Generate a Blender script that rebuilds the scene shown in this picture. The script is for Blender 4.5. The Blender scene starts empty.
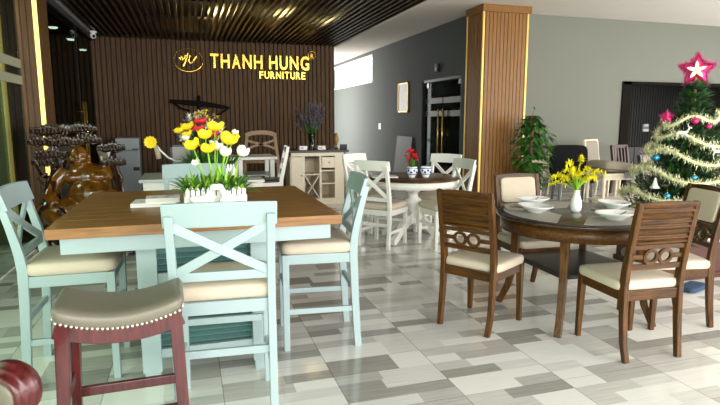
import bpy, bmesh, math, random
from mathutils import Vector, Matrix, Euler
sc = bpy.context.scene
COL = sc.collection
PI = math.pi
RAD = math.radians
# ------------------------------------------------------------------ camera, sky, light, exposure
cam_data = bpy.data.cameras.new('camera')
cam = bpy.data.objects.new('camera', cam_data)
COL.objects.link(cam)
cam_data.sensor_width = 36.0
cam_data.lens = 550.0 / 720.0 * 36.0
cam_data.clip_end = 200
cam.location = (0, 0, 1.42)
cam.rotation_euler = (RAD(90 - 8.53), 0, RAD(-17.3))
sc.camera = cam
sc.view_settings.view_transform = 'Standard'
sc.view_settings.look = 'None'
sc.view_settings.exposure = 0.5
sc.view_settings.gamma = 1.0
sc.view_settings.use_curve_mapping = False
world = bpy.data.worlds.new('overcast_sky')
sc.world = world
world.use_nodes = True
bg = world.node_tree.nodes['Background']
bg.inputs['Color'].default_value = (0.98, 0.985, 0.98, 1)
bg.inputs['Strength'].default_value = 2.2


def area_light(name, loc, rot, sx, sy, power, color=(1, 1, 1)):
    d = bpy.data.lights.new(name, 'AREA')
    d.shape = 'RECTANGLE'
    d.size, d.size_y, d.energy, d.color = sx, sy, power, color
    o = bpy.data.objects.new(name, d)
    COL.objects.link(o)
    o.location = loc
    o.rotation_euler = rot
    return o


# daylight entering through the open storefront behind the viewer and through two glazed sides
area_light('storefront_daylight', (4.5, -2.9, 1.9), (RAD(90), 0, 0), 12.0, 2.8, 520, (1.0, 0.99, 0.97))
area_light('rear_window_daylight', (3.0, 18.6, 1.75), (0, RAD(-90), 0), 2.6, 3.4, 200, (1, 0.95, 0.86))
area_light('left_window_daylight', (-2.0, 1.2, 1.5), (0, RAD(-90), 0), 2.6, 5.0, 150, (1.0, 0.99, 0.97))
area_light('side_window_daylight', (12.3, 2.6, 1.7), (0, RAD(90), 0), 2.6, 8.0, 240, (1, 0.99, 0.96))


# ------------------------------------------------------------------ materials
def lin(c):
    return tuple(((v / 255) / 12.92 if v / 255 <= 0.04045 else ((v / 255 + 0.055) / 1.055) ** 2.4) for v in c) + (1,)


def new_mat(name):
    m = bpy.data.materials.new(name)
    m.use_nodes = True
    return m, m.node_tree, m.node_tree.nodes['Principled BSDF']


def plain(name, rgb, rough=0.5, metal=0.0, var=0.06, scale=6.0, bump=0.0, emit=0.0, coat=0.0, spec=0.5):
    m, nt, b = new_mat(name)
    tc = nt.nodes.new('ShaderNodeTexCoord')
    n = nt.nodes.new('ShaderNodeTexNoise')
    n.inputs['Scale'].default_value = scale
    n.inputs['Detail'].default_value = 4
    nt.links.new(tc.outputs['Object'], n.inputs['Vector'])
    mx = nt.nodes.new('ShaderNodeMix')
    mx.data_type = 'RGBA'
    c = lin(rgb)
    mx.inputs['A'].default_value = tuple(v * (1 - var) for v in c[:3]) + (1,)
    mx.inputs['B'].default_value = tuple(min(1, v * (1 + var)) for v in c[:3]) + (1,)
    nt.links.new(n.outputs['Fac'], mx.inputs['Factor'])
    nt.links.new(mx.outputs['Result'], b.inputs['Base Color'])
    b.inputs['Roughness'].default_value = rough
    b.inputs['Metallic'].default_value = metal
    b.inputs['Coat Weight'].default_value = coat
    b.inputs['Coat Roughness'].default_value = 0.1
    b.inputs['Specular IOR Level'].default_value = spec
    if bump:
        bp = nt.nodes.new('ShaderNodeBump')
        bp.inputs['Strength'].default_value = bump
        bp.inputs['Distance'].default_value = 0.01
        n2 = nt.nodes.new('ShaderNodeTexNoise')
        n2.inputs['Scale'].default_value = scale * 30
        nt.links.new(tc.outputs['Object'], n2.inputs['Vector'])
        nt.links.new(n2.outputs['Fac'], bp.inputs['Height'])
        nt.links.new(bp.outputs['Normal'], b.inputs['Normal'])
    if emit:
        b.inputs['Emission Color'].default_value = c
        b.inputs['Emission Strength'].default_value = emit
    return m


def wood(name, c1, c2, axis='Z', rough=0.4, scale=5.0, coat=0.0, stretch=14.0, spec=0.4):
    m, nt, b = new_mat(name)
    tc = nt.nodes.new('ShaderNodeTexCoord')
    mp = nt.nodes.new('ShaderNodeMapping')
    s = {'X': (1, stretch, stretch), 'Y': (stretch, 1, stretch), 'Z': (stretch, stretch, 1)}[axis]
    mp.inputs['Scale'].default_value = s
    nt.links.new(tc.outputs['Object'], mp.inputs['Vector'])
    n = nt.nodes.new('ShaderNodeTexNoise')
    n.inputs['Scale'].default_value = scale
    n.inputs['Detail'].default_value = 7
    n.inputs['Roughness'].default_value = 0.65
    nt.links.new(mp.outputs['Vector'], n.inputs['Vector'])
    r = nt.nodes.new('ShaderNodeValToRGB')
    r.color_ramp.elements[0].position = 0.32
    r.color_ramp.elements[0].color = lin(c2)
    r.color_ramp.elements[1].position = 0.68
    r.color_ramp.elements[1].color = lin(c1)
    nt.links.new(n.outputs['Fac'], r.inputs['Fac'])
    nt.links.new(r.outputs['Color'], b.inputs['Base Color'])
    b.inputs['Roughness'].default_value = rough
    b.inputs['Coat Weight'].default_value = coat
    b.inputs['Coat Roughness'].default_value = 0.12
    b.inputs['Specular IOR Level'].default_value = spec
    return m


def glass(name, tint, gloss=0.1, rough=0.02):
    m, nt, b = new_mat(name)
    nt.nodes.remove(b)
    out = nt.nodes['Material Output']
    t = nt.nodes.new('ShaderNodeBsdfTransparent')
    t.inputs['Color'].default_value = lin(tint)
    g = nt.nodes.new('ShaderNodeBsdfGlossy')
    g.inputs['Roughness'].default_value = rough
    g.inputs['Color'].default_value = (0.9, 0.95, 0.92, 1)
    ge = nt.nodes.new('ShaderNodeNewGeometry')
    dt = nt.nodes.new('ShaderNodeVectorMath')
    dt.operation = 'DOT_PRODUCT'
    nt.links.new(ge.outputs['Incoming'], dt.inputs[0])
    nt.links.new(ge.outputs['Normal'], dt.inputs[1])
    prev = dt.outputs['Value']
    for op, v in (('ABSOLUTE', None), ('SUBTRACT', 1.0), ('POWER', 5.0), ('MULTIPLY_ADD', 0.3)):
        ml = nt.nodes.new('ShaderNodeMath')
        ml.operation = op
        if op == 'SUBTRACT':
            ml.inputs[0].default_value = 1.0
            nt.links.new(prev, ml.inputs[1])
        else:
            nt.links.new(prev, ml.inputs[0])
            if v is not None:
                ml.inputs[1].default_value = v
        if op == 'MULTIPLY_ADD':
            ml.inputs[2].default_value = 0.02 + gloss * 0.1
        prev = ml.outputs[0]
    mx = nt.nodes.new('ShaderNodeMixShader')
    nt.links.new(ml.outputs[0], mx.inputs['Fac'])
    nt.links.new(t.outputs[0], mx.inputs[1])
    nt.links.new(g.outputs[0], mx.inputs[2])
    nt.links.new(mx.outputs[0], out.inputs['Surface'])
    return m


def floor_material():
    m, nt, b = new_mat('plank_print_tiles')
    N, L = nt.nodes, nt.links

    def math_(op, a, bb=None, c=None):
        n = N.new('ShaderNodeMath')
        n.operation = op
        for i, v in enumerate((a, bb, c)):
            if v is None:
                continue
            if isinstance(v, (int, float)):
                n.inputs[i].default_value = v
            else:
                L.new(v, n.inputs[i])
        return n.outputs[0]

    def wn(x, y, z):
        c = N.new('ShaderNodeCombineXYZ')
        for i, v in enumerate((x, y, z)):
            if isinstance(v, (int, float)):
                c.inputs[i].default_value = v
            else:
                L.new(v, c.inputs[i])
        w = N.new('ShaderNodeTexWhiteNoise')
        w.noise_dimensions = '3D'
        L.new(c.outputs[0], w.inputs['Vector'])
        return w.outputs['Value']
    tc = N.new('ShaderNodeTexCoord')
    sp = N.new('ShaderNodeSeparateXYZ')
    L.new(tc.outputs['Object'], sp.inputs[0])
    x, y = sp.outputs[0], sp.outputs[1]
    u = math_('DIVIDE', math_('SUBTRACT', x, 0.12), 0.6)
    tile = math_('FLOOR', u)
    fu = math_('SUBTRACT', u, tile)
    v = math_('DIVIDE', y, 0.1)
    row0 = math_('FLOOR', v)
    mg = math_('GREATER_THAN', wn(tile, row0, 3.3), 0.72)
    row = math_('SUBTRACT', row0, mg)
    br = math_('MULTIPLY_ADD', wn(tile, row, 7.7), 0.5, 0.25)
    side = math_('GREATER_THAN', fu, br)
    cid = math_('MULTIPLY_ADD', side, 17.0, tile)
    val = wn(cid, row, 11.1)
    ramp = N.new('ShaderNodeValToRGB')
    ramp.color_ramp.interpolation = 'CONSTANT'
    e = ramp.color_ramp.elements
    e[0].position, e[0].color = 0.0, lin((232, 230, 224))
    e[1].position, e[1].color = 0.36, lin((218, 216, 210))
    for p, c in ((0.56, (204, 201, 195)), (0.70, (186, 183, 177)), (0.86, (160, 157, 151))):
        k = e.new(p)
        k.color = lin(c)
    L.new(val, ramp.inputs['Fac'])
    # wood-like grain running across the tile
    mp = N.new('ShaderNodeMapping')
    mp.inputs['Scale'].default_value = (1.6, 38, 1)
    L.new(tc.outputs['Object'], mp.inputs['Vector'])
    nz = N.new('ShaderNodeTexNoise')
    nz.inputs['Scale'].default_value = 2.2
    nz.inputs['Detail'].default_value = 5
    L.new(mp.outputs[0], nz.inputs['Vector'])
    gr = math_('MULTIPLY', math_('SUBTRACT', nz.outputs['Fac'], 0.5), math_('MULTIPLY_ADD', val, 0.75, 0.08))
    gr1 = math_('ADD', gr, 1.0)
    # thin joints every 0.6 m
    ju = math_('LESS_THAN', math_('ABSOLUTE', math_('SUBTRACT', fu, math_('ROUND', fu))), 0.0045)
    vv = math_('DIVIDE', y, 0.6)
    jv = math_('LESS_THAN', math_('ABSOLUTE', math_('SUBTRACT', vv, math_('ROUND', vv))), 0.003)
    jo = math_('SUBTRACT', 1.0, math_('MULTIPLY', math_('MAXIMUM', ju, jv), 0.45))
    fac = math_('MULTIPLY', gr1, jo)
    vm = N.new('ShaderNodeVectorMath')
    vm.operation = 'SCALE'
    L.new(ramp.outputs['Color'], vm.inputs[0])
    L.new(fac, vm.inputs['Scale'])
    L.new(vm.outputs[0], b.inputs['Base Color'])
    b.inputs['Roughness'].default_value = 0.13
    b.inputs['Specular IOR Level'].default_value = 0.55
    return m


M = {}
M['floor'] = floor_material()
M['white_ceiling'] = plain('white_ceiling_paint', (214, 208, 200), 0.9, var=0.02, scale=1)
M['grey_wall'] = plain('grey_green_wall_paint', (118, 120, 110), 0.85, var=0.03, scale=1.5)
M['dark_grey_wall'] = plain('dark_grey_wall_paint', (84, 90, 90), 0.85, var=0.03, scale=1.5)
M['wall_walnut'] = wood('walnut_batten', (108, 84, 62), (72, 55, 40), 'Z', 0.75, 4, stretch=30, spec=0.15)
M['dark_backing'] = plain('dark_backing', (34, 26, 22), 0.7)
M['slat'] = wood('dark_ceiling_slat', (72, 54, 40), (46, 34, 26), 'Y', 0.4, 4)
M['column_wood'] = wood('teak_cladding', (152, 106, 46), (106, 68, 24), 'Z', 0.38, 3, stretch=40)
M['pilaster_wood'] = wood('brown_cladding', (112, 80, 48), (74, 50, 28), 'Z', 0.4, 3, stretch=40)
M['gold_trim'] = plain('gold_trim', (222, 188, 104), 0.35, 0.4, emit=0.12)
M['led'] = plain('warm_led_strip', (255, 232, 130), 0.5, emit=0.9)
M['gold'] = plain('polished_gold', (236, 196, 84), 0.24, 0.9)
M['glass'] = glass('greenish_glass', (190, 205, 190), 0.25)
M['dark_glass'] = glass('dark_glass', (150, 162, 156), 0.25)
M['frost'] = plain('frosted_band', (148, 152, 132), 0.5)
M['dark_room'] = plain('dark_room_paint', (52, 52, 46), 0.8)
M['olive_room'] = plain('olive_room_paint', (120, 122, 96), 0.8)
M['matte_black'] = plain('matte_black_wood', (24, 19, 16), 0.9, spec=0.1)
M['black'] = plain('black_paint', (20, 20, 20), 0.5)
M['black_metal'] = plain('black_metal', (28, 27, 26), 0.4, 0.5)
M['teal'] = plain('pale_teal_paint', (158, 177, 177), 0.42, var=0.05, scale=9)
M['teal_shade'] = plain('teal_shaded_paint', (84, 122, 118), 0.5, var=0.05)  # darker teal: shade on the louvers is put into the colour
M['oak'] = wood('oak_top', (160, 114, 62), (116, 77, 40), 'X', 0.45, 4, coat=0.15)
M['beige'] = plain('beige_fabric', (204, 190, 169), 0.9, var=0.05, scale=12, bump=0.25)
M['taupe_leather'] = plain('taupe_leather', (114, 107, 92), 0.38, var=0.06, scale=10, bump=0.08)
M['nail'] = plain('pewter_nailhead', (220, 212, 196), 0.25, 0.6)
M['cherry'] = wood('cherry_red_wood', (98, 36, 35), (58, 18, 19), 'Z', 0.3, 5, coat=0.3)
M['walnut'] = wood('walnut_stain', (102, 63, 17), (40, 24, 5), 'Z', 0.36, 5, coat=0.08, spec=0.25)
M['walnut_x'] = wood('walnut_stain_across', (98, 60, 16), (34, 20, 4), 'X', 0.36, 5, coat=0.08, spec=0.25)
M['walnut_dark'] = wood('dark_walnut_top', (58, 42, 30), (38, 28, 20), 'X', 0.25, 4, coat=0.3)
M['espresso'] = plain('espresso_board', (40, 34, 32), 0.35)
M['white_paint'] = plain('white_furniture_paint', (236, 234, 226), 0.4, var=0.02)
M['cream_paint'] = plain('cream_furniture_paint', (228, 217, 192), 0.5, var=0.03)
M['grey_paint'] = plain('grey_appliance', (146, 154, 156), 0.35, 0.2, var=0.03)
M['mat_grey'] = plain('grey_woven_placemat', (158, 154, 146), 0.6, var=0.05, scale=30)
M['porcelain'] = plain('white_porcelain', (244, 244, 242), 0.12, var=0.01)
M['blue_glaze'] = plain('blue_glaze', (42, 66, 140), 0.15)
M['steel'] = plain('steel', (120, 120, 120), 0.25, 0.9)
M['leaf'] = plain('leaf_green', (74, 122, 42), 0.45, var=0.35, scale=14)
M['leaf_bright'] = plain('bright_leaf_green', (142, 190, 52), 0.45, var=0.25, scale=14)
M['leaf_dark'] = plain('dark_leaf_green', (48, 96, 34), 0.35, var=0.4, scale=9)
M['pine'] = plain('pine_green', (52, 84, 50), 0.6, var=0.4, scale=12)
M['yellow'] = plain('yellow_petal', (252, 214, 24), 0.5, var=0.08, scale=20)
M['white_petal'] = plain('white_petal', (246, 244, 226), 0.5, var=0.04, scale=20)
M['red_petal'] = plain('red_petal', (214, 34, 46), 0.5, var=0.15, scale=20)
M['lavender'] = plain('lavender_bloom', (112, 98, 120), 0.7, var=0.25, scale=30)
M['goldenrod'] = plain('goldenrod_bloom', (250, 230, 24), 0.6, var=0.12, scale=30)
M['tinsel'] = plain('pale_green_tinsel', (246, 247, 206), 0.4, 0.0, var=0.15, scale=25)
M['tinsel_deep'] = plain('yellow_green_tinsel', (206, 208, 132), 0.35, 0.2, var=0.15, scale=25)
M['pink_foil'] = plain('pink_foil', (206, 40, 112), 0.25, 0.5, var=0.2, scale=25)
M['pink_tinsel'] = plain('pink_tinsel', (216, 96, 150), 0.35, 0.3, var=0.35, scale=60)
M['blue_foil'] = plain('blue_bauble', (60, 150, 196), 0.15, 0.6)
M['white_plastic'] = plain('white_plastic', (238, 238, 236), 0.35, var=0.01)
M['crate'] = wood('reddish_crate_wood', (84, 40, 22), (54, 24, 14), 'X', 0.45, 4)
M['amber'] = wood('amber_lacquer', (134, 86, 18), (72, 38, 8), 'Z', 0.14, 6, coat=0.8, stretch=3)
M['dark_lacquer'] = wood('dark_brown_lacquer', (62, 28, 14), (30, 13, 7), 'Z', 0.16, 6, coat=0.8, stretch=3)
M['charcoal_fabric'] = plain('charcoal_upholstery', (21, 22, 23), 0.9, spec=0.2, bump=0.2)
M['greige'] = plain('greige_upholstery', (146, 138, 122), 0.85, bump=0.2)
M['natural_wood'] = wood('natural_wood', (156, 128, 96), (120, 94, 66), 'Z', 0.5, 5)
M['paper'] = plain('paper_cover', (240, 236, 236), 0.5, var=0.02)
M['page'] = plain('page_edges', (220, 216, 208), 0.8, var=0.03)
M['mauve_print'] = plain('mauve_print', (186, 160, 176), 0.5)
M['blue_cloth'] = plain('slate_blue_cloth', (48, 70, 96), 0.9, bump=0.2)
M['tan'] = plain('tan_tube', (176, 160, 134), 0.6)
M['picture_print'] = plain('pale_print', (150, 150, 142), 0.4, var=0.2, scale=5)
M['stone'] = plain('grey_stone_panel', (92, 95, 93), 0.6, var=0.2, scale=5)
M['reflection_glow'] = plain('reflected_light_glow', (255, 252, 244), 0.5, emit=6.0)  # glow of the discs that imitate reflected ceiling lights
M['clear_vase'] = glass('clear_vase_glass', (190, 200, 190), 0.3)
M['dark_cladding'] = wood('charcoal_cladding', (54, 54, 50), (36, 36, 33), 'Z', 0.6, 4, stretch=40)
M['pavement'] = plain('pavement', (170, 170, 166), 0.9)
M['brown_glaze'] = plain('brown_carving', (150, 110, 50), 0.4)


# ------------------------------------------------------------------ mesh helpers
class MB:
    def __init__(self):
        self.bm = bmesh.new()

    def _add(self, verts, faces, mi=0, smooth=False):
        vs = [self.bm.verts.new(v) for v in verts]
        for f in faces:
            try:
                fc = self.bm.faces.new([vs[i] for i in f])
                fc.material_index = mi
                fc.smooth = smooth
            except ValueError:
                pass
        return self

    def box(self, c, s, rot=None, mi=0):
        x, y, z = s[0] / 2, s[1] / 2, s[2] / 2
        v = [Vector(p) for p in ((-x, -y, -z), (x, -y, -z), (x, y, -z), (-x, y, -z), (-x, -y, z), (x, -y, z), (x, y, z), (-x, y, z))]
        if rot is not None:
            R = rot if isinstance(rot, Matrix) else Euler(rot).to_matrix()
            v = [R @ p for p in v]
        v = [p + Vector(c) for p in v]
        return self._add(v, [(0, 3, 2, 1), (4, 5, 6, 7), (0, 1, 5, 4), (1, 2, 6, 5), (2, 3, 7, 6), (3, 0, 4, 7)], mi)

    def bb(self, a, b, mi=0):
        return self.box([(a[i] + b[i]) / 2 for i in range(3)], [abs(b[i] - a[i]) for i in range(3)], None, mi)

    def bar(self, pts, w, d, side=(1, 0, 0), mi=0, smooth=False):
        """rectangular section swept along pts: w along side, d across; w/d may be lists"""
        pts = [Vector(p) for p in pts]
        n = len(pts)
        W = w if isinstance(w, (list, tuple)) else [w] * n
        D = d if isinstance(d, (list, tuple)) else [d] * n
        S = Vector(side).normalized()
        verts = []
        for i, p in enumerate(pts):
            t = (pts[min(i + 1, n - 1)] - pts[max(i - 1, 0)]).normalized()
            s = (S - t * S.dot(t)).normalized()
            q = t.cross(s)
            a, b_ = s * W[i] / 2, q * D[i] / 2
            verts += [p - a - b_, p + a - b_, p + a + b_, p - a + b_]
        faces = [(3, 2, 1, 0), tuple(4 * (n - 1) + k for k in range(4))]
        for i in range(n - 1):
            for k in range(4):
                a = 4 * i + k
                b2 = 4 * i + (k + 1) % 4
                faces.append((a, b2, b2 + 4, a + 4))
        return self._add(verts, faces, mi, smooth)

    def tube(self, pts, r, n=8, mi=0, cap=True):
        pts = [Vector(p) for p in pts]
        m = len(pts)
        Rr = r if isinstance(r, (list, tuple)) else [r] * m
        verts, faces = [], []
        ref = Vector((0.31, 0.17, 0.93))
        for i, p in enumerate(pts):
            t = (pts[min(i + 1, m - 1)] - pts[max(i - 1, 0)]).normalized()
            if abs(t.dot(ref)) > 0.97:
                rr = Vector((1, 0, 0))
            else:
                rr = ref
            s = (rr - t * rr.dot(t)).normalized()
            q = t.cross(s)
            for k in range(n):
                a = 2 * PI * k / n
                verts.append(p + s * math.cos(a) * Rr[i] + q * math.sin(a) * Rr[i])
        for i in range(m - 1):
            for k in range(n):
                a, b2 = i * n + k, i * n + (k + 1) % n
                faces.append((a, b2, b2 + n, a + n))
        if cap:
            faces.append(tuple(reversed(range(n))))
            faces.append(tuple((m - 1) * n + k for k in range(n)))
        return self._add(verts, faces, mi, True)

    def lathe(self, prof, c=(0, 0, 0), n=24, mi=0, mat=None, smooth=True):
        verts, faces = [], []
        m = len(prof)
        for r, z in prof:
            for k in range(n):
                a = 2 * PI * k / n
                p = Vector((max(r, 1e-4) * math.cos(a), max(r, 1e-4) * math.sin(a), z))
                if mat is not None:
                    p = mat @ p
                verts.append(p + Vector(c))
        for i in range(m - 1):
            for k in range(n):
                a, b2 = i * n + k, i * n + (k + 1) % n
                faces.append((a, b2, b2 + n, a + n))
        faces.append(tuple(reversed(range(n))))
        faces.append(tuple((m - 1) * n + k for k in range(n)))
        return self._add(verts, faces, mi, smooth)

    def sup(self, c, s, e1=0.4, e2=0.4, nu=10, nv=20, rot=None, mi=0, fn=None):
        """superellipsoid with full sizes s"""
        def sp(v, e):
            return math.copysign(abs(v) ** e, v)
        verts, faces = [], []
        R = Euler(rot).to_matrix() if rot is not None else None
        for i in range(nu + 1):
            ph = -PI / 2 + PI * i / nu
            for k in range(nv):
                th = 2 * PI * k / nv
                p = Vector((s[0] / 2 * sp(math.cos(ph), e1) * sp(math.cos(th), e2), s[1] / 2 * sp(math.cos(ph), e1) * sp(math.sin(th), e2), s[2] / 2 * sp(math.sin(ph), e1)))
                if fn:
                    p = fn(p)
                if R:
                    p = R @ p
                verts.append(p + Vector(c))
        for i in range(nu):
            for k in range(nv):
                a, b2 = i * nv + k, i * nv + (k + 1) % nv
                faces.append((a, b2, b2 + nv, a + nv))
        return self._add(verts, faces, mi, True)

    def prism(self, poly, z0, z1, mat=None, mi=0):
        n = len(poly)
        v = [Vector((x, y, z0)) for x, y in poly] + [Vector((x, y, z1)) for x, y in poly]
        if mat is not None:
            v = [mat @ p for p in v]
        f = [tuple(reversed(range(n))), tuple(range(n, 2 * n))]
        for k in range(n):
            f.append((k, (k + 1) % n, (k + 1) % n + n, k + n))
        return self._add(v, f, mi)

    def blade(self, p, d, length, width, up=(0, 0, 1), droop=0.0, mi=0, seg=3, fold=0.15):
        """a leaf: strip that tapers at both ends, with a mid fold"""
        p, d = Vector(p), Vector(d).normalized()
        upv = Vector(up)
        s = d.cross(upv)
        if s.length < 1e-3:
            s = d.cross(Vector((1, 0.2, 0)))
        s.normalize()
        nn = s.cross(d)
        verts, faces = [], []
        for i in range(seg + 1):
            t = i / seg
            w = width * (math.sin(PI * min(1, 0.12 + 0.88 * t)) ** 0.8 if i < seg else 0.02)
            q = p + d * length * t - Vector((0, 0, 1)) * droop * length * t * t
            verts += [q - s * w / 2, q - nn * w * fold, q + s * w / 2]
        for i in range(seg):
            a = 3 * i
            faces += [(a, a + 1, a + 4, a + 3), (a + 1, a + 2, a + 5, a + 4)]
        return self._add(verts, faces, mi, True)

    def build(self, name, mats, parent=None, bevel=0.0, loc=None, rot=None, segs=2, recalc=True):
        if recalc:
            bmesh.ops.recalc_face_normals(self.bm, faces=self.bm.faces)
        me = bpy.data.meshes.new(name)
        self.bm.to_mesh(me)
        self.bm.free()
        if not isinstance(mats, (list, tuple)):
            mats = [mats]
        for m in mats:
            me.materials.append(M[m] if isinstance(m, str) else m)
        o = bpy.data.objects.new(name, me)
        COL.objects.link(o)
        if parent is not None:
            o.parent = parent
        if loc is not None:
            o.location = loc
        if rot is not None:
            o.rotation_euler = rot
        if bevel:
            bv = o.modifiers.new('bevel', 'BEVEL')
            bv.width = bevel
            bv.segments = segs
            bv.limit_method = 'ANGLE'
            bv.angle_limit = RAD(40)
        return o


def tag(o, label=None, cat=None, group=None, kind=None):
    if label:
        o['label'] = label
    if cat:
        o['category'] = cat
    if group:
        o['group'] = group
    if kind:
        o['kind'] = kind
    return o


def thing(name, label, cat, loc=(0, 0, 0), rz=0.0, group=None):
    o = bpy.data.objects.new(name, None)
    COL.objects.link(o)
    o.empty_display_size = 0.1
    o.location = loc
    o.rotation_euler = (0, 0, rz)
    return tag(o, label, cat, group)


def struct(o):
    o['kind'] = 'structure'
    return o


def dup(o, label=None, loc=None, rz=None, group=None, parent=None):
    c = o.copy()
    COL.objects.link(c)
    if parent is not None:
        c.parent = parent
    if label:
        c['label'] = label
    if group:
        c['group'] = group
    if loc is not None:
        c.location = loc
    if rz is not None:
        c.rotation_euler = (0, 0, rz)
    for ch in list(o.children):
        dup(ch, parent=c)
    return c


def wall_box(name, a, b, m, bevel=0):
    mb = MB()
    mb.bb(a, b)
    return struct(mb.build(name, m, bevel=bevel))


# ------------------------------------------------------------------ SETTING
mb = MB()
mb.bb((-1.9, -3.0, -0.1), (13, 21, 0))
mb.bb((-6, 4.3, -0.1), (-1.9, 21, 0))
struct(mb.build('floor', 'floor'))
mb = MB()
mb.bb((-40, -45, -0.14), (45, -3.02, -0.02))
mb.bb((-40, -3.02, -0.14), (-1.92, 4.28, -0.02))
mb.bb((-40, 15.3, -0.14), (-6.02, 40, -0.02))
struct(mb.build('ground', 'pavement'))
# white ceiling, the slatted part and its backing
mb = MB()
mb.bb((2.9, -3.0, 3.4), (13, 9.55, 3.55))
mb.bb((2.9, 9.55, 3.4), (5.4, 21, 3.55))
struct(mb.build('ceiling', 'white_ceiling'))
mb = MB()
mb.bb((-1.7, -3.0, 3.25), (2.9, 11.2, 3.4))
mb.bb((-5.6, 4.3, 3.25), (-1.7, 11.2, 3.4))
struct(mb.build('ceiling_backing', 'dark_backing'))
mb = MB()
mb.bb((2.86, -3.0, 2.86), (2.9, 11.0, 3.4))
struct(mb.build('trim_1', 'white_ceiling'))
mb = MB()
for i in range(48):
    x = -1.48 + i * 0.092
    mb.bb((x, 0.5, 2.87), (x + 0.034, 10.96, 2.97))
struct(mb.build('ceiling_slats', 'slat'))
mb = MB()
for k in range(8):
    mb.bb((-1.5, 1.2 + k * 1.35, 2.985), (2.86, 1.24 + k * 1.35, 3.02))
struct(mb.build('trim_2', 'black_metal'))
# sign wall of vertical battens
mb = MB()
mb.bb((-1.57, 11.0, 0), (2.88, 11.2, 3.4), mi=1)
for i in range(52):
    x = -1.57 + i * 0.0852
    mb.bb((x, 10.955, 0.02), (x + 0.066, 11.0, 3.25))
struct(mb.build('wall_sign_side', ['wall_walnut', 'dark_backing']))
# dark grey long wall with double glass doors and a high window
XG = 5.2
mb = MB()
mb.bb((XG, 9.3, 0), (XG + 0.2, 9.98, 3.4))
mb.bb((XG, 9.98, 2.31), (XG + 0.2, 11.9, 3.4))
mb.bb((XG, 11.9, 0), (XG + 0.2, 15.5, 3.4))
mb.bb((XG, 15.5, 0), (XG + 0.2, 20.5, 2.5))
mb.bb((XG, 15.5, 3.32), (XG + 0.2, 20.5, 3.4))
struct(mb.build('wall_left_grey', 'dark_grey_wall'))
mb = MB()
mb.bb((XG - 0.02, 9.3, 0), (XG, 9.96, 0.1))
mb.bb((XG - 0.02, 11.94, 0), (XG, 20.5, 0.1))
struct(mb.build('baseboard_left_grey', 'dark_grey_wall'))
mb = MB()
mb.bb((2.9, 20.5, 0), (5.4, 20.7, 3.4))
struct(mb.build('wall_rear', 'grey_wall'))
wall_box('wall_behind_sign', (2.7, 11.2, 0), (2.88, 16.8, 3.4), 'dark_grey_wall')
# high window: frame, glass, mullions
w = thing('window_1', None, None, (XG, 18, 2.5))
w['kind'] = 'structure'
mb = MB()
for a, b in (((0.04, -2.5, 0), (0.12, 2.5, 0.05)), ((0.04, -2.5, 0.77), (0.12, 2.5, 0.82)), ((0.04, -2.5, 0), (0.12, -2.45, 0.82)), ((0.04, 0.2, 0), (0.12, 0.24, 0.82))):
    mb.bb(a, b)
mb.build('window_frame', 'white_plastic', w)
mb = MB()
mb.bb((0.075, -2.5, 0), (0.085, 2.5, 0.82))
mb.build('pane', glass('clear_pane', (240, 245, 245), 0.2), w)
# frontal grey wall on the right with the wide dark opening
YR = 9.35
mb = MB()
mb.bb((XG, YR, 0), (8.6, YR + 0.2, 3.4))
mb.bb((8.6, YR, 2.18), (13, YR + 0.2, 3.4))
struct(mb.build('wall_right_grey', 'grey_wall'))
mb = MB()
mb.bb((8.52, YR - 0.03, 0), (8.74, YR + 0.24, 2.2))
mb.bb((8.54, YR - 0.03, 2.14), (13, YR + 0.24, 2.2))
struct(mb.build('trim_3', 'matte_black'))
mb = MB()
mb.bb((8.4, 12.0, 0), (13.4, 12.2, 2.8), mi=1)
for i in range(56):
    mb.bb((8.45 + i * 0.085, 11.95, 0.02), (8.51 + i * 0.085, 12.0, 2.75))
struct(mb.build('wall_annex_back', ['dark_cladding', 'black']))
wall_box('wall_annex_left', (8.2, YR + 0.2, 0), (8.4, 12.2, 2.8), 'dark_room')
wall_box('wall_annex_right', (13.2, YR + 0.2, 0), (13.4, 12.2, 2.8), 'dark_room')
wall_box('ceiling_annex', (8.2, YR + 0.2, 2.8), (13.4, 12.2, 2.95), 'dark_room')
mb = MB()
mb.bb((XG, YR - 0.02, 0), (8.54, YR, 0.1))
struct(mb.build('baseboard_right_grey', 'grey_wall'))
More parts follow.
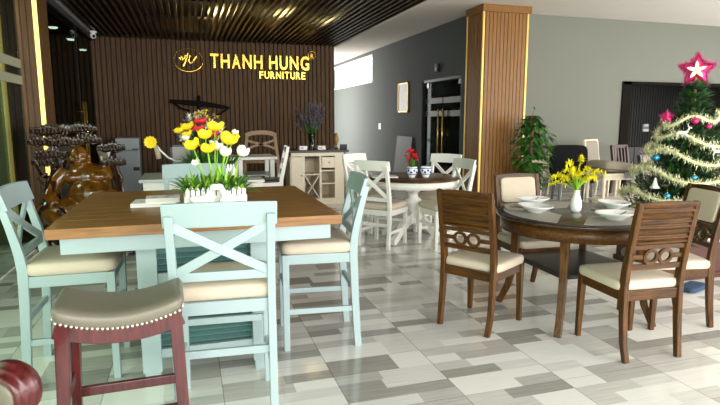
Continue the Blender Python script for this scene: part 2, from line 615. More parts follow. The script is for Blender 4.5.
# glazed double doors in the grey wall, dark room behind
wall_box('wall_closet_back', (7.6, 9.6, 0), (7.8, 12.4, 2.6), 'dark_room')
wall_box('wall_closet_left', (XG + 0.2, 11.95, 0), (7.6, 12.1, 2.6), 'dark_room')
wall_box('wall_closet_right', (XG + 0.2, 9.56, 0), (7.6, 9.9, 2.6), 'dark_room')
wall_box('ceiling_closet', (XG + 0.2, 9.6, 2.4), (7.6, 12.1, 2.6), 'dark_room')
d = thing('door_1', None, None, (XG + 0.08, 10.94, 0))
d['kind'] = 'structure'
mb = MB()
mb.bb((-0.06, -0.96, 0), (0.06, -0.91, 2.3))
mb.bb((-0.06, 0.91, 0), (0.06, 0.96, 2.3))
mb.bb((-0.06, -0.96, 2.25), (0.06, 0.96, 2.31))
mb.build('door_frame', 'black_metal', d)
for s in (-1, 1):
    mb = MB()
    mb.bb((-0.006, 0.012 * s, 0.02), (0.006, 0.9 * s, 2.24))
    pn = mb.build('glass_leaf', 'dark_glass', d)
    mb = MB()
    for z0, z1 in ((1.78, 1.9), (1.5, 1.62)):
        mb.bb((-0.009, 0.02 * s, z0), (-0.007, 0.9 * s, z1))
    mb.build('frosted_band', plain('grey_frosted_band', (88, 94, 92), 0.5), pn)
    mb = MB()
    mb.tube([(-0.06, 0.11 * s, 0.55), (-0.06, 0.11 * s, 1.66)], 0.016, 10)
    for z in (0.7, 1.5):
        mb.tube([(-0.06, 0.11 * s, z), (0.0, 0.11 * s, z)], 0.01, 8)
    mb.build('door_handle', 'gold', pn)
    mb = MB()
    mb.bb((-0.02, 0.72 * s, 2.14), (0.02, 0.9 * s, 2.24))
    mb.build('patch_fitting', 'steel', pn)
# left side: glass front, clad pilaster with light strip, dark glass doors, dim room behind
XL = -1.66
mb = MB()
mb.bb((XL - 0.006, -3.0, 0.02), (XL + 0.006, 4.95, 3.2))
mb.bb((XL - 0.006, 5.0, 0.02), (XL + 0.006, 6.76, 3.2))
gl = struct(mb.build('window_2', 'glass'))
mb = MB()
for z0, z1 in ((1.96, 2.05), (1.79, 1.88)):
    mb.bb((XL + 0.008, 4.0, z0), (XL + 0.01, 6.78, z1))
mb.build('frosted_band', 'frost', gl)
mb = MB()
for y in (4.98,):
    for z in (0.14, 2.5):
        mb.bb((XL - 0.03, y - 0.1, z), (XL + 0.03, y + 0.1, z + 0.07))
mb.build('patch_fitting', 'steel', gl)
mb = MB()
mb.bb((-1.68, 6.8, 0), (-1.5, 7.42, 3.2))
for i in range(3):
    mb.bb((-1.675 + i * 0.058, 6.785, 0), (-1.628 + i * 0.058, 6.8, 3.2))
for i in range(7):
    mb.bb((-1.5, 6.85 + i * 0.08, 0), (-1.487, 6.91 + i * 0.08, 3.2))
pil = struct(mb.build('pilaster', 'pilaster_wood'))
mb = MB()
mb.bb((-1.5, 6.765, 0), (-1.462, 6.8, 3.2))
mb.build('light_strip', 'led', pil)
d = thing('door_2', None, None, (-1.55, 9.45, 0))
d['kind'] = 'structure'
for s, a, b in ((-1, -2.0, -0.01), (1, 0.01, 1.45)):
    mb = MB()
    mb.bb((-0.006, a, 0.02), (0.006, b, 2.8))
    pn = mb.build('glass_leaf', 'dark_glass', d)
    mb = MB()
    mb.tube([(0.06, 0.1 * s, 0.75), (0.06, 0.1 * s, 1.7)], 0.018, 10)
    for z in (0.9, 1.55):
        mb.tube([(0.06, 0.1 * s, z), (0.0, 0.1 * s, z)], 0.01, 8)
    mb.build('door_handle', 'gold', pn)
mb = MB()
mb.bb((-0.03, -2.02, 2.8), (0.03, 1.5, 2.86))
mb.bb((-0.012, -0.012, 0.0), (0.012, 0.012, 2.8))
mb.build('door_frame', 'black_metal', d)
mb = MB()
mb.bb((-1.62, 7.42, 2.82), (-1.44, 10.96, 3.25))
struct(mb.build('trim_4', plain('grey_bulkhead', (104, 100, 96), 0.7)))
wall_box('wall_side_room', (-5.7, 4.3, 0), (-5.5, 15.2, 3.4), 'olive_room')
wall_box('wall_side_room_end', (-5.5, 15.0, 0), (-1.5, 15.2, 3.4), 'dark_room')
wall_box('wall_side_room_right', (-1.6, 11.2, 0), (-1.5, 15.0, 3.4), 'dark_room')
wall_box('wall_side_room_partition', (-5.5, 7.1, 0), (-1.92, 7.3, 3.25), 'olive_room')
wall_box('wall_side_room_front', (-5.5, 4.3, 0), (-1.7, 4.45, 3.25), 'olive_room')
wall_box('wall_right', (12.6, -3.0, 0), (12.8, YR, 0.5), 'grey_wall')
# clad column in the corner
mb = MB()
mb.bb((5.0, 8.82, 0), (5.87, 9.4, 3.4))
for i in range(11):
    mb.bb((5.035 + i * 0.0735, 8.806, 0.0), (5.098 + i * 0.0735, 8.82, 3.3))
for i in range(7):
    mb.bb((4.986, 8.86 + i * 0.074, 0.0), (5.0, 8.92 + i * 0.074, 3.3))
colm = struct(mb.build('column', 'column_wood'))
mb = MB()
mb.bb((4.95, 8.76, 3.28), (5.92, 9.4, 3.4))
mb.build('column_cap', 'column_wood', colm, bevel=0.004)
mb = MB()
for x, y in ((4.992, 8.814), (5.874, 8.814), (4.992, 9.385)):
    mb.bb((x - 0.016, y - 0.016, 0), (x + 0.016, y + 0.016, 3.285))
mb.build('gold_edge', 'gold_trim', colm)

# added warm point lights above the slats, no fixtures: gold glow on the slats
for k, (x, y) in enumerate(((0.35, 9.2), (1.25, 9.0), (2.0, 9.4))):
    d_ = bpy.data.lights.new('warm_slat_fill', 'POINT')
    d_.energy = 10
    d_.color = (1.0, 0.74, 0.3)
    d_.shadow_soft_size = 0.05
    o = bpy.data.objects.new('warm_slat_fill', d_)
    COL.objects.link(o)
    o.location = (x, y, 3.1)

d_ = bpy.data.lights.new('side_room_fill', 'AREA')  # added area light without a fixture, brightens the dim side room
d_.energy = 60
d_.size = 1.0
o = bpy.data.objects.new('side_room_fill', d_)
COL.objects.link(o)
o.location = (-3.0, 5.9, 3.2)

# ------------------------------------------------------------------ WALL SIGN
def text_mesh(ch, size, depth, bold, sx=1.0):
    cu = bpy.data.curves.new('letter_outline', 'FONT')
    cu.body = ch
    cu.size = size
    cu.extrude = depth / 2
    cu.offset = bold
    cu.align_x = 'CENTER'
    o = bpy.data.objects.new('letter_outline', cu)
    COL.objects.link(o)
    dg = bpy.context.evaluated_depsgraph_get()
    me = bpy.data.meshes.new_from_object(o.evaluated_get(dg))
    bpy.data.objects.remove(o)
    bpy.data.curves.remove(cu)
    for v in me.vertices:
        v.co.x *= sx
    return me


SIGN_Y = 10.93
sign = thing('wall_sign', 'gold lettered shop sign with round emblem on the dark batten wall', 'sign', (1.2, SIGN_Y, 2.4))


def letters(word, x0, x1, z, size, widths=None):
    ws = [0.62 if c == 'I' else 1.0 for c in word]
    ws = [{'I': 0.45, ' ': 0.42, 'N': 1.08, 'H': 1.04, 'G': 1.08, 'T': 0.95, 'F': 0.88, 'E': 0.88, 'R': 0.95}.get(c, 1.0) for c in word]
    tot = sum(ws)
    x = x0
    for c, w in zip(word, ws):
        dx = w / tot * (x1 - x0)
        if c != ' ':
            me = text_mesh(c, size, 0.04, size * 0.022)
            xs = [v.co.x for v in me.vertices]
            half = (max(xs) - min(xs))
            tgt = dx * (0.80 if c != 'I' else 0.42)
            k = tgt / half
            cxm = (max(xs) + min(xs)) / 2
            for v in me.vertices:
                v.co.x = (v.co.x - cxm) * k
            me.materials.append(M['gold'])
            o = bpy.data.objects.new('letter', me)
            COL.objects.link(o)
            o.parent = sign
            o.location = (x + dx / 2 - 1.2, 0, z - 2.4)
            o.rotation_euler = (PI / 2, 0, 0)
        x += dx


letters('THANH HUNG', 0.45, 2.37, 2.395, 0.36)
letters('FURNITURE', 1.36, 2.28, 2.215, 0.19)
mb = MB()
ring = [(0.075 * math.cos(a), 0, 0.075 * math.sin(a)) for a in [2 * PI * k / 16 for k in range(17)]]
mb.tube([Vector(p) + Vector((1.21, 0, 0.285)) for p in ring], 0.007, 6)
mb.bar([(1.19, 0, 0.235), (1.19, 0, 0.305)], 0.012, 0.01)
mb.bar([(1.19, 0, 0.3), (1.225, 0, 0.295), (1.225, 0, 0.275), (1.19, 0, 0.268)], 0.01, 0.01, (0, 1, 0))
mb.bar([(1.2, 0, 0.268), (1.232, 0, 0.235)], 0.012, 0.01, (0, 1, 0))
mb.build('registered_mark', 'gold', sign)
# emblem: an oval whose upper rim is dots, with brush strokes inside
em = MB()
ex, ez = 0.075 - 1.2, 0.115
pts = []
rs = []
for k in range(33):
    a = PI * (1.06 + 0.88 * k / 32)
    pts.append((ex + 0.26 * math.cos(a), 0, ez + 0.205 * math.sin(a)))
    rs.append(0.008 + 0.014 * math.sin(PI * k / 32))
em.tube(pts, rs, 8)
emb = em.build('emblem', 'gold', sign)
for k in range(21):
    a = PI * (0.02 + 0.96 * k / 20)
    mb = MB()
    mb.sup((ex + 0.26 * math.cos(a), 0, ez + 0.21 * math.sin(a)), (0.024, 0.024, 0.024), 1, 1, 6, 8)
    mb.build('dot', 'gold', emb)
for st in ([(-0.15, 0.05), (-0.13, 0.0)], [(-0.12, 0.07), (-0.09, 0.0), (-0.07, 0.02), (-0.05, 0.09)], [(0.0, 0.13), (-0.05, -0.03), (-0.085, -0.1), (-0.1, -0.11)], [(0.035, 0.09), (0.005, -0.02), (0.03, -0.055), (0.09, -0.01), (0.15, 0.075), (0.14, 0.03)]):
    mb = MB()
    P = [(ex + x, 0, ez + z) for x, z in st]
    mb.bar(P, [0.014 + 0.014 * math.sin(PI * (i + 0.6) / (len(P) + 0.2)) for i in range(len(P))], 0.02, (1, 0, 0.3))
    mb.build('brush_stroke', 'gold', emb)

# ------------------------------------------------------------------ COUNTER TABLE
TX, TY = 0.06, 3.49
t = thing('counter_table', 'square counter height table with oak top and pale teal slatted pedestal', 'table', (TX, TY, 0))
TW, TD = 1.42, 1.38
mb = MB()
b = 0.1
mb.bb((-TW / 2, -TD / 2, 0.87), (TW / 2, -TD / 2 + b, 0.92))
mb.bb((-TW / 2, TD / 2 - b, 0.87), (TW / 2, TD / 2, 0.92))
n = 9
for i in range(n):
    y0 = -TD / 2 + b + 0.002 + i * (TD - 2 * b) / n
    mb.bb((-TW / 2, y0, 0.87), (TW / 2, y0 + (TD - 2 * b) / n - 0.002, 0.9195))
mb.build('tabletop', 'oak', t, bevel=0.003)
mb = MB()
a = 0.05
for s in (-1, 1):
    mb.bb((-TW / 2 + a, s * (TD / 2 - a), 0.785), (TW / 2 - a, s * (TD / 2 - a - 0.025), 0.87))
    mb.bb((s * (TW / 2 - a), -TD / 2 + a + 0.026, 0.785), (s * (TW / 2 - a - 0.025), TD / 2 - a - 0.026, 0.87))
mb.build('apron', 'teal', t, bevel=0.003)
px, py = 0.345, 0.47
for sx in (-1, 1):
    for sy in (-1, 1):
        mb = MB()
        mb.bb((sx * px - 0.05 * sx - 0.05, sy * py - 0.05 * sy - 0.05 , 0.06), (sx * px - 0.05 * sx + 0.05, sy * py - 0.05 * sy + 0.05, 0.87))
        mb.bb((sx * px - 0.05 * sx - 0.04, sy * py - 0.05 * sy - 0.04, 0.0), (sx * px - 0.05 * sx + 0.04, sy * py - 0.05 * sy + 0.04, 0.06))
        mb.build('leg', 'teal', t, bevel=0.004)
for rot in range(4):
    L_, P_ = (px, py) if rot % 2 == 0 else (py, px)
    R_ = Matrix.Rotation(PI / 2 * rot, 3, 'Z')
    for z0, z1 in ((0.135, 0.185), (0.555, 0.61), (0.745, 0.87)):
        mb = MB()
        c = R_ @ Vector((0, -P_ + 0.03, (z0 + z1) / 2))
        mb.box(c, (2 * L_ - 0.2, 0.03, z1 - z0), Matrix(R_))
        mb.build('rail', 'teal', t, bevel=0.002)
    mb = MB()
    for z0, z1 in ((0.2, 0.55), (0.62, 0.745)):
        k = int((z1 - z0) / 0.032)
        for i in range(k):
            c = R_ @ Vector((0, -P_ + 0.04, z0 + 0.012 + i * 0.032))
            mb.box(c, (2 * L_ - 0.2, 0.034, 0.008), R_ @ Matrix.Rotation(RAD(28), 3, 'X'))
    mb.build('louver_panel', 'teal_shade', t)
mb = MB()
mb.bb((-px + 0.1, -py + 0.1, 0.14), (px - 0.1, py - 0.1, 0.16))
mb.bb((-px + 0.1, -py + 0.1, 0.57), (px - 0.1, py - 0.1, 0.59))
mb.bb((-px + 0.08, -py + 0.072, 0.14), (px - 0.08, -py + 0.078, 0.8))  # dark sheet added for the shade in the front louver gaps
mb.build('inner_shelf', 'teal_shade', t)


# ------------------------------------------------------------------ X-BACK CHAIRS (counter height teal / dining height white)
def xback_chair(name, label, cat, mat, seat_z, top_z, w, dpt, rake, group, leg=0.042):
    """local frame: faces +Y"""
    t = thing(name, label, cat, (0, 0, 0), 0, group)
    hw, hd = w / 2 - leg / 2, dpt / 2 - leg / 2
    ap0, ap1 = seat_z - 0.105, seat_z - 0.045
    back_y = lambda z: -hd - (0.03 * (1 - z / seat_z) ** 1.5 if z < seat_z else rake * ((z - seat_z) / (top_z - seat_z)) ** 1.3)
    post_top = top_z - 0.05
    for s in (-1, 1):
        mb = MB()
        zs = [0, seat_z * 0.25, seat_z * 0.5, seat_z * 0.75, seat_z * 0.98] + [seat_z + (post_top - seat_z) * k / 5 for k in range(1, 6)]
        mb.bar([(s * hw, back_y(z), z) for z in zs], [leg * 0.86] * 10, [leg * 1.0, leg * 1.05, leg * 1.1, leg * 1.15, leg * 1.2, leg * 1.1, leg, leg * 0.9, leg * 0.85, leg * 0.75])
        mb.build('back_leg', mat, t, bevel=0.003)
        mb = MB()
        mb.bar([(s * hw, hd, 0), (s * hw, hd, ap1)], [leg * 0.85, leg], [leg * 0.85, leg])
        mb.build('front_leg', mat, t, bevel=0.003)
    mb = MB()
    for s in (-1, 1):
        mb.bb((s * hw - 0.012, -hd, ap0), (s * hw + 0.012, hd, ap1))
        mb.bb((-hw, s * hd - 0.012, ap0), (hw, s * hd + 0.012, ap1))
    mb.build('seat_frame', mat, t, bevel=0.002)
    mb = MB()
    mb.sup((0, 0.012, seat_z - 0.01), (w + 0.012, dpt - 0.005, 0.086), 0.42, 0.22, 10, 28)
    mb.build('seat_cushion', 'beige', t)
    # crest rail, a gently bowed board in front of the post tops
    mb = MB()
    N = 8
    for i in range(N):
        x0, x1 = [(-w / 2 - 0.008) + (w + 0.016) * k / N for k in (i, i + 1)]
        yb = lambda x: -0.018 * (1 - (x / (w / 2)) ** 2)
        z0, z1 = top_z - 0.108, top_z
        v = []
        for x in (x0, x1):
            for z in (z0, z1):
                yy = back_y(z) + yb(x) + 0.02
                v += [Vector((x, yy - 0.012, z + (0.006 * (1 - (x / (w / 2)) ** 2) if z == z1 else 0))), Vector((x, yy + 0.012, z + (0.006 * (1 - (x / (w / 2)) ** 2) if z == z1 else 0)))]
        f = [(0, 2, 3, 1), (4, 5, 7, 6), (0, 4, 6, 2), (1, 3, 7, 5), (0, 1, 5, 4), (2, 6, 7, 3)]
        if i > 0:
            f.pop(0)
        if i < N - 1:
            f.remove((4, 5, 7, 6))
        mb._add(v, f)
    bmesh.ops.remove_doubles(mb.bm, verts=mb.bm.verts, dist=1e-5)
    mb.build('crest_rail', mat, t, bevel=0.004)
    zl = seat_z + 0.075
    mb = MB()
    mb.bar([(-hw, back_y(zl), zl), (hw, back_y(zl), zl)], 0.042, 0.022, (0, 0, 1))
    mb.build('lower_rail', mat, t, bevel=0.003)
    zt = top_z - 0.1
    zb = zl + 0.015
    for s in (-1, 1):
        mb = MB()
        o_ = 0.004 * s
        mb.bar([(-s * (hw - 0.01), back_y(zb) + o_, zb), (0, back_y((zb + zt) / 2) + o_ - 0.008, (zb + zt) / 2), (s * (hw - 0.01), back_y(zt) + o_ + 0.004, zt)], 0.042, 0.018, (0, 0, 1))
        mb.build('cross_bar', mat, t, bevel=0.003)
    zs, zf = seat_z * 0.38, seat_z * 0.56
    for s in (-1, 1):
        mb = MB()
        mb.bar([(s * hw, back_y(zs) + 0.01, zs), (s * hw, hd, zs)], 0.02, 0.034)
        mb.build('side_stretcher', mat, t, bevel=0.002)
    for y, z in ((back_y(zf), zf), (hd, zf)):
        mb = MB()
        mb.bar([(-hw, y, z), (hw, y, z)], 0.02, 0.036, (0, 1, 0))
        mb.build('cross_stretcher', mat, t, bevel=0.002)
    return t


G1 = 'counter chairs around the square table'
tc0 = xback_chair('counter_chair', 'teal counter chair with its crossed back to the viewer, before the oak table', 'chair', 'teal', 0.655, 1.07, 0.47, 0.46, 0.1, G1)
tc0.location = (0.14, 2.69, 0)
tc0.rotation_euler = (0, 0, RAD(-4))
dup(tc0, 'teal counter chair at the left end of the oak table, next to the red stool', (-0.635, 3.385, 0), RAD(-91))
dup(tc0, 'teal counter chair at the right end of the oak table, seen from its side', (0.765, 3.43, 0), RAD(84))
dup(tc0, 'teal counter chair beyond the oak table, its crest rail showing behind the flowers', (0.03, 4.32, 0), RAD(178))

# white dining chairs around the round pedestal table
G2 = 'white chairs around the round pedestal table'
wc0 = xback_chair('white_dining_chair', 'white cross-back chair at the round pedestal table, nearest on its left', 'chair', 'white_paint', 0.475, 0.98, 0.42, 0.43, 0.1, G2)
wc0.location = (2.1, 5.86, 0)
wc0.rotation_euler = (0, 0, RAD(-48))
dup(wc0, 'white cross-back chair standing half hidden behind the nearer left white chair', (2.22, 6.72, 0), RAD(-150))
dup(wc0, 'white cross-back chair at the far side of the round pedestal table, before the glass doors', (3.0, 6.36, 0), RAD(128))
dup(wc0, 'white cross-back chair at the right of the pedestal table, behind a brown ladder-ribbed chair', (2.74, 5.62, 0), RAD(95))

# ------------------------------------------------------------------ SADDLE STOOL
t = thing('saddle_stool', 'cherry red saddle stool with taupe leather seat and nailhead trim', 'stool', (-0.272, 2.25, 0), RAD(2))
SW, SD, SZ = 0.435, 0.29, 0.69
sad = lambda x: 0.045 * (abs(x) / (SW / 2)) ** 2
mb = MB()
nu_, nv_ = 32, 28
V_, F_ = [], []
for i in range(nu_ + 1):
    u = -1 + 2 * i / nu_
    sc_ = max(0.02, (1 - abs(u) ** 14)) ** 0.3
    x = u * (SW / 2 + 0.01)
    for k in range(nv_):
        a = 2 * PI * k / nv_
        ca, sa = math.cos(a), math.sin(a)
        V_.append(Vector((x, (SD / 2 + 0.01) * sc_ ** 0.3 * math.copysign(abs(ca) ** 0.35, ca), SZ + sad(x) + 0.036 * sc_ * math.copysign(abs(sa) ** 0.55, sa))))
for i in range(nu_):
    for k in range(nv_):
        a, b2 = i * nv_ + k, i * nv_ + (k + 1) % nv_
        F_.append((a, b2, b2 + nv_, a + nv_))
F_ += [tuple(range(nv_)), tuple(nu_ * nv_ + k for k in range(nv_))]
mb._add(V_, F_, 0, True)
mb.build('leather_seat', 'taupe_leather', t)
mb = MB()
nx = 24
for s in (-1, 1):
    P = [(-SW / 2 + SW * k / nx, s * (SD / 2 - 0.012), SZ - 0.052 + sad(-SW / 2 + SW * k / nx) * 0.95) for k in range(nx + 1)]
    mb.bar(P, 0.026, 0.062, (0, 1, 0))
for s in (-1, 1):
    mb.box((s * (SW / 2 - 0.014), 0, SZ - 0.05 + 0.045), (0.028, SD - 0.03, 0.06))
mb.build('apron', 'cherry', t, bevel=0.003)
ni = 0
for s in (-1, 1):
    cnt = 26 if s < 0 else 18
    for k in range(cnt):
        x = -SW / 2 + SW * (k + 0.5) / cnt
        mb = MB()
        mb.sup((x, s * (SD / 2 + 0.009), SZ - 0.022 + sad(x)), (0.012, 0.01, 0.012), 1, 1, 4, 8)
        mb.build('nailhead', 'nail', t)
for k in range(14):
    for s in (-1, 1):
        mb = MB()
        mb.sup((s * (SW / 2 + 0.004), -SD / 2 + SD * (k + 0.5) / 14, SZ + 0.03), (0.009, 0.013, 0.013), 1, 1, 4, 8)
        mb.build('nailhead', 'nail', t)
for sx in (-1, 1):
    for sy in (-1, 1):
        mb = MB()
        mb.bar([(sx * (SW / 2 + 0.0), sy * (SD / 2 + 0.0), 0), (sx * (SW / 2 - 0.024), sy * (SD / 2 - 0.024), SZ + 0.0)], [0.038, 0.048], [0.038, 0.048])
        mb.build('leg', 'cherry', t, bevel=0.003)
for s, z in ((-1, 0.31), (1, 0.31)):
    mb = MB()
    mb.bar([(-SW / 2 + 0.01, s * (SD / 2 - 0.01), z), (SW / 2 - 0.01, s * (SD / 2 - 0.01), z)], 0.024, 0.04, (0, 1, 0))
    mb.build('stretcher', 'cherry', t, bevel=0.003)
for s in (-1, 1):
    mb = MB()
    mb.bar([(s * (SW / 2 - 0.008), -SD / 2 + 0.01, 0.39), (s * (SW / 2 - 0.008), SD / 2 - 0.01, 0.39)], 0.024, 0.04)
    mb.build('stretcher', 'cherry', t, bevel=0.003)

# ------------------------------------------------------------------ CARVED ARMCHAIR (only the scroll of one arm enters the picture)
q_ = (-0.565, 1.75)
t = thing('carved_armchair', 'carved dark red armchair whose scrolled arm enters at the bottom left corner', 'armchair', (q_[0], q_[1], 0), RAD(-22))
Ry = Matrix.Rotation(-PI / 2, 3, 'X')
AZ = 0.615
mb = MB()
mb.lathe([(0.0, -0.004), (0.058, -0.004), (0.066, 0.0), (0.07, 0.008), (0.068, 0.014), (0.078, 0.018), (0.084, 0.026), (0.082, 0.034), (0.09, 0.04), (0.094, 0.056), (0.09, 0.074), (0.078, 0.09), (0.06, 0.1), (0.03, 0.106), (0.0, 0.107)], (0, 0, AZ), 40, 0, Ry)
mb.build('arm_scroll', 'cherry', t)
mb = MB()
mb.lathe([(0.0, -0.014), (0.03, -0.013), (0.05, -0.009), (0.056, -0.003)], (0, 0, AZ), 28, 0, Ry)
mb.build('arm_rosette', 'taupe_leather', t)
mb = MB()
mb.bar([(-0.02, 0.05, AZ), (-0.2, 0.05, AZ + 0.005), (-0.4, 0.04, AZ + 0.03), (-0.58, 0.02, AZ + 0.06)], [0.08, 0.07, 0.06, 0.06], [0.09, 0.07, 0.06, 0.05], (0, 1, 0))
mb.build('armrest', 'cherry', t, bevel=0.012)
mb = MB()
mb.bar([(0, 0.05, 0), (-0.02, 0.05, 0.15), (-0.03, 0.05, 0.35), (-0.02, 0.05, 0.58)], [0.06, 0.05, 0.06, 0.08], [0.07, 0.05, 0.06, 0.08])
mb.build('arm_post', 'cherry', t, bevel=0.01)
for y in (0.03, -0.6):
    mb = MB()
    mb.bar([(-0.6, y, 0), (-0.6, y, 0.4), (-0.66, y, 1.05)], 0.06, 0.06)
    mb.build('back_leg', 'cherry', t, bevel=0.008)
mb = MB()
mb.bar([(0, -0.6, 0), (-0.03, -0.6, 0.35), (-0.02, -0.6, 0.6)], 0.06, 0.06)
mb.build('arm_post', 'cherry', t, bevel=0.01)
mb = MB()
mb.bb((-0.6, -0.6, 0.28), (0.0, 0.05, 0.36))
mb.build('seat_frame', 'cherry', t, bevel=0.01)
mb = MB()
mb.sup((-0.3, -0.28, 0.41), (0.58, 0.58, 0.14), 0.4, 0.25)
mb.build('seat_cushion', 'taupe_leather', t)
mb = MB()
mb.sup((-0.63, -0.28, 0.75), (0.1, 0.6, 0.6), 0.4, 0.25, rot=(0, RAD(-5), 0))
mb.build('backrest', 'taupe_leather', t)

# ------------------------------------------------------------------ ROUND DINING TABLE
DX, DY = 2.665, 3.28
t = thing('round_dining_table', 'round dark walnut dining table with splayed legs and a low shelf', 'table', (DX, DY, 0))
R0 = 0.57
mb = MB()
mb.lathe([(0, 0.725), (R0 - 0.03, 0.725), (R0 - 0.008, 0.735), (R0, 0.745), (R0, 0.752), (R0 - 0.006, 0.758), (0, 0.76)], (0, 0, 0), 72)
mb.build('tabletop', 'walnut_dark', t)
mb = MB()
mb.lathe([(R0 - 0.06, 0.64), (R0 - 0.035, 0.64), (R0 - 0.035, 0.725), (R0 - 0.06, 0.725), (R0 - 0.06, 0.64)], (0, 0, 0), 64)
mb.build('apron', 'walnut_x', t)
for k in range(4):
    a = RAD(43 + 90 * k)
    dv = Vector((math.cos(a), math.sin(a), 0))
    sv = Vector((-math.sin(a), math.cos(a), 0))
    mb = MB()
    mb.bar([dv * r + Vector((0, 0, z)) for r, z in ((0.54, 0), (0.475, 0.15), (0.435, 0.35), (0.43, 0.55), (0.45, 0.725))], [0.045, 0.047, 0.05, 0.054, 0.06], [0.045, 0.05, 0.055, 0.06, 0.075], sv)
    mb.build('leg', 'walnut', t, bevel=0.005)
mb = MB()
mb.bb((-0.31, -0.31, 0.365), (0.31, 0.31, 0.4))
mb.build('shelf', 'espresso', t, rot=(0, 0, RAD(-2)), bevel=0.004)


# ------------------------------------------------------------------ WALNUT DINING CHAIRS
def walnut_chair(label, group):
    t = thing('dining_chair', label, 'chair', (0, 0, 0), 0, group)
    w, dpt, sz, tz = 0.43, 0.44, 0.47, 0.96
    hb, hf = 0.19, 0.195
    by = lambda z: (-0.215 + 0.03 * (z / sz)) if z < sz else -0.185 - 0.085 * ((z - sz) / (tz - sz)) ** 1.25
    zs = [0, 0.12, 0.24, 0.36, 0.46, 0.55, 0.65, 0.75, 0.85, tz]
    for s in (-1, 1):
        mb = MB()
        mb.bar([(s * (hb - 0.008 * (1 if z < 0.1 else 0)), by(z) - (0.02 * (1 - z / 0.24) ** 2 if z < 0.24 else 0), z) for z in zs], [0.034] * 10, [0.034, 0.038, 0.042, 0.046, 0.05, 0.048, 0.044, 0.04, 0.036, 0.03])
        mb.build('back_leg', 'walnut', t, bevel=0.004)
        mb = MB()
        mb.bar([(s * (hf + 0.004), 0.205, 0), (s * hf, 0.195, 0.43)], [0.03, 0.042], [0.03, 0.042])
        mb.build('front_leg', 'walnut', t, bevel=0.003)
    mb = MB()
    for s in (-1, 1):
        mb.bar([(s * hb, -0.18, 0.395), (s * hf, 0.195, 0.395)], 0.024, 0.062)
        mb.bar([(-hb, s * 0.19, 0.395), (hb, s * 0.19, 0.395)], 0.024, 0.062, (0, 1, 0))
    mb.build('seat_frame', 'walnut_x', t, bevel=0.003)
    mb = MB()
    mb.sup((0, 0.022, 0.452), (0.45, 0.425, 0.075), 0.4, 0.22, 10, 28)
    mb.build('seat_cushion', 'beige', t)
    # ribbed upper back panel (waves run across the rear face) with an upholstered front
    z0, z1 = 0.715, 0.955
    nz, nx = 40, 6
    verts, faces = [], []
    for side in (0, 1):
        for i in range(nz + 1):
            z = z0 + (z1 - z0) * i / nz
            for k in range(nx + 1):
                x = -hb + 2 * hb * k / nx
                bow = -0.012 * (1 - (x / hb) ** 2)
                zz = z + (0.012 * (1 - (x / hb) ** 2) if i == nz else 0)
                if side == 0:
                    wv = 0.0055 * math.cos(2 * PI * (z - z0) / 0.032) if 2 < i < nz - 3 else 0.003
                    y = by(z) + bow - 0.012 - wv
                else:
                    y = by(z) + bow + 0.012
                verts.append(Vector((x, y, zz)))
    S_ = (nz + 1) * (nx + 1)
    idx = lambda s, i, k: s * S_ + i * (nx + 1) + k
    for i in range(nz):
        for k in range(nx):
            faces.append((idx(0, i, k), idx(0, i, k + 1), idx(0, i + 1, k + 1), idx(0, i + 1, k)))
            faces.append((idx(1, i, k), idx(1, i + 1, k), idx(1, i + 1, k + 1), idx(1, i, k + 1)))
        for k in (0, nx):
            faces.append((idx(0, i, k), idx(0, i + 1, k), idx(1, i + 1, k), idx(1, i, k)))
    for k in range(nx):
        for i in (0, nz):
            faces.append((idx(0, i, k), idx(0, i, k + 1), idx(1, i, k + 1), idx(1, i, k)))
    mb = MB()
    mb._add(verts, faces)
    mb.build('ribbed_back_panel', 'walnut_x', t)
    mb = MB()
    zc = 0.83
    sl = math.atan2(by(0.93) - by(0.73), 0.2)
    mb.sup((0, by(zc) + 0.008, zc), (2 * hb - 0.055, 0.04, 0.215), 0.25, 0.25, 10, 24, rot=(-sl, 0, 0))
    mb.build('back_cushion', 'beige', t)
    # rails with two linked rings between them
    for z, h in ((0.69, 0.026), (0.57, 0.032)):
        mb = MB()
        P = [(-hb + 2 * hb * k / 6, by(z) - 0.01 * (1 - (k / 3 - 1) ** 2), z + (0.006 * math.sin(PI * k / 6) if z > 0.6 else 0)) for k in range(7)]
        mb.bar(P, h, 0.02, (0, 0, 1))
        mb.build('back_rail', 'walnut_x', t, bevel=0.002)
    mb = MB()
    zc = 0.632
    for x in (-0.05, 0.05):
        P = [(x + 0.042 * math.cos(a), by(zc + 0.04 * math.sin(a)) - 0.009, zc + 0.04 * math.sin(a)) for a in [2 * PI * k / 24 for k in range(25)]]
        mb.bar(P, 0.016, 0.018, (0, 1, 0))
    for s in (-1, 1):
        mb.bar([(s * 0.09, by(zc) - 0.006, zc), (s * (hb - 0.01), by(zc), zc)], 0.014, 0.026, (0, 1, 0))
    mb.box((0, by(zc) - 0.009, zc), (0.03, 0.014, 0.026))
    mb.build('ring_link', 'walnut_x', t, bevel=0.001)
    return t


G3 = 'walnut chairs around the round dining table'
dc0 = walnut_chair('walnut dining chair with ribbed back and ring splat, left of the round table', G3)
dc0.location = (1.935, 3.335, 0)
dc0.rotation_euler = (0, 0, RAD(-58.5))
dup(dc0, 'walnut dining chair with ribbed back nearest the viewer, in front of the round table', (2.61, 2.69, 0), RAD(-4))
dup(dc0, 'walnut dining chair behind the round table, facing the viewer, near the green plant', (2.67, 3.83, 0), RAD(177))
dup(dc0, 'walnut dining chair with beige back pad at the right edge, beside the Christmas tree', (3.215, 2.99, 0), RAD(77))

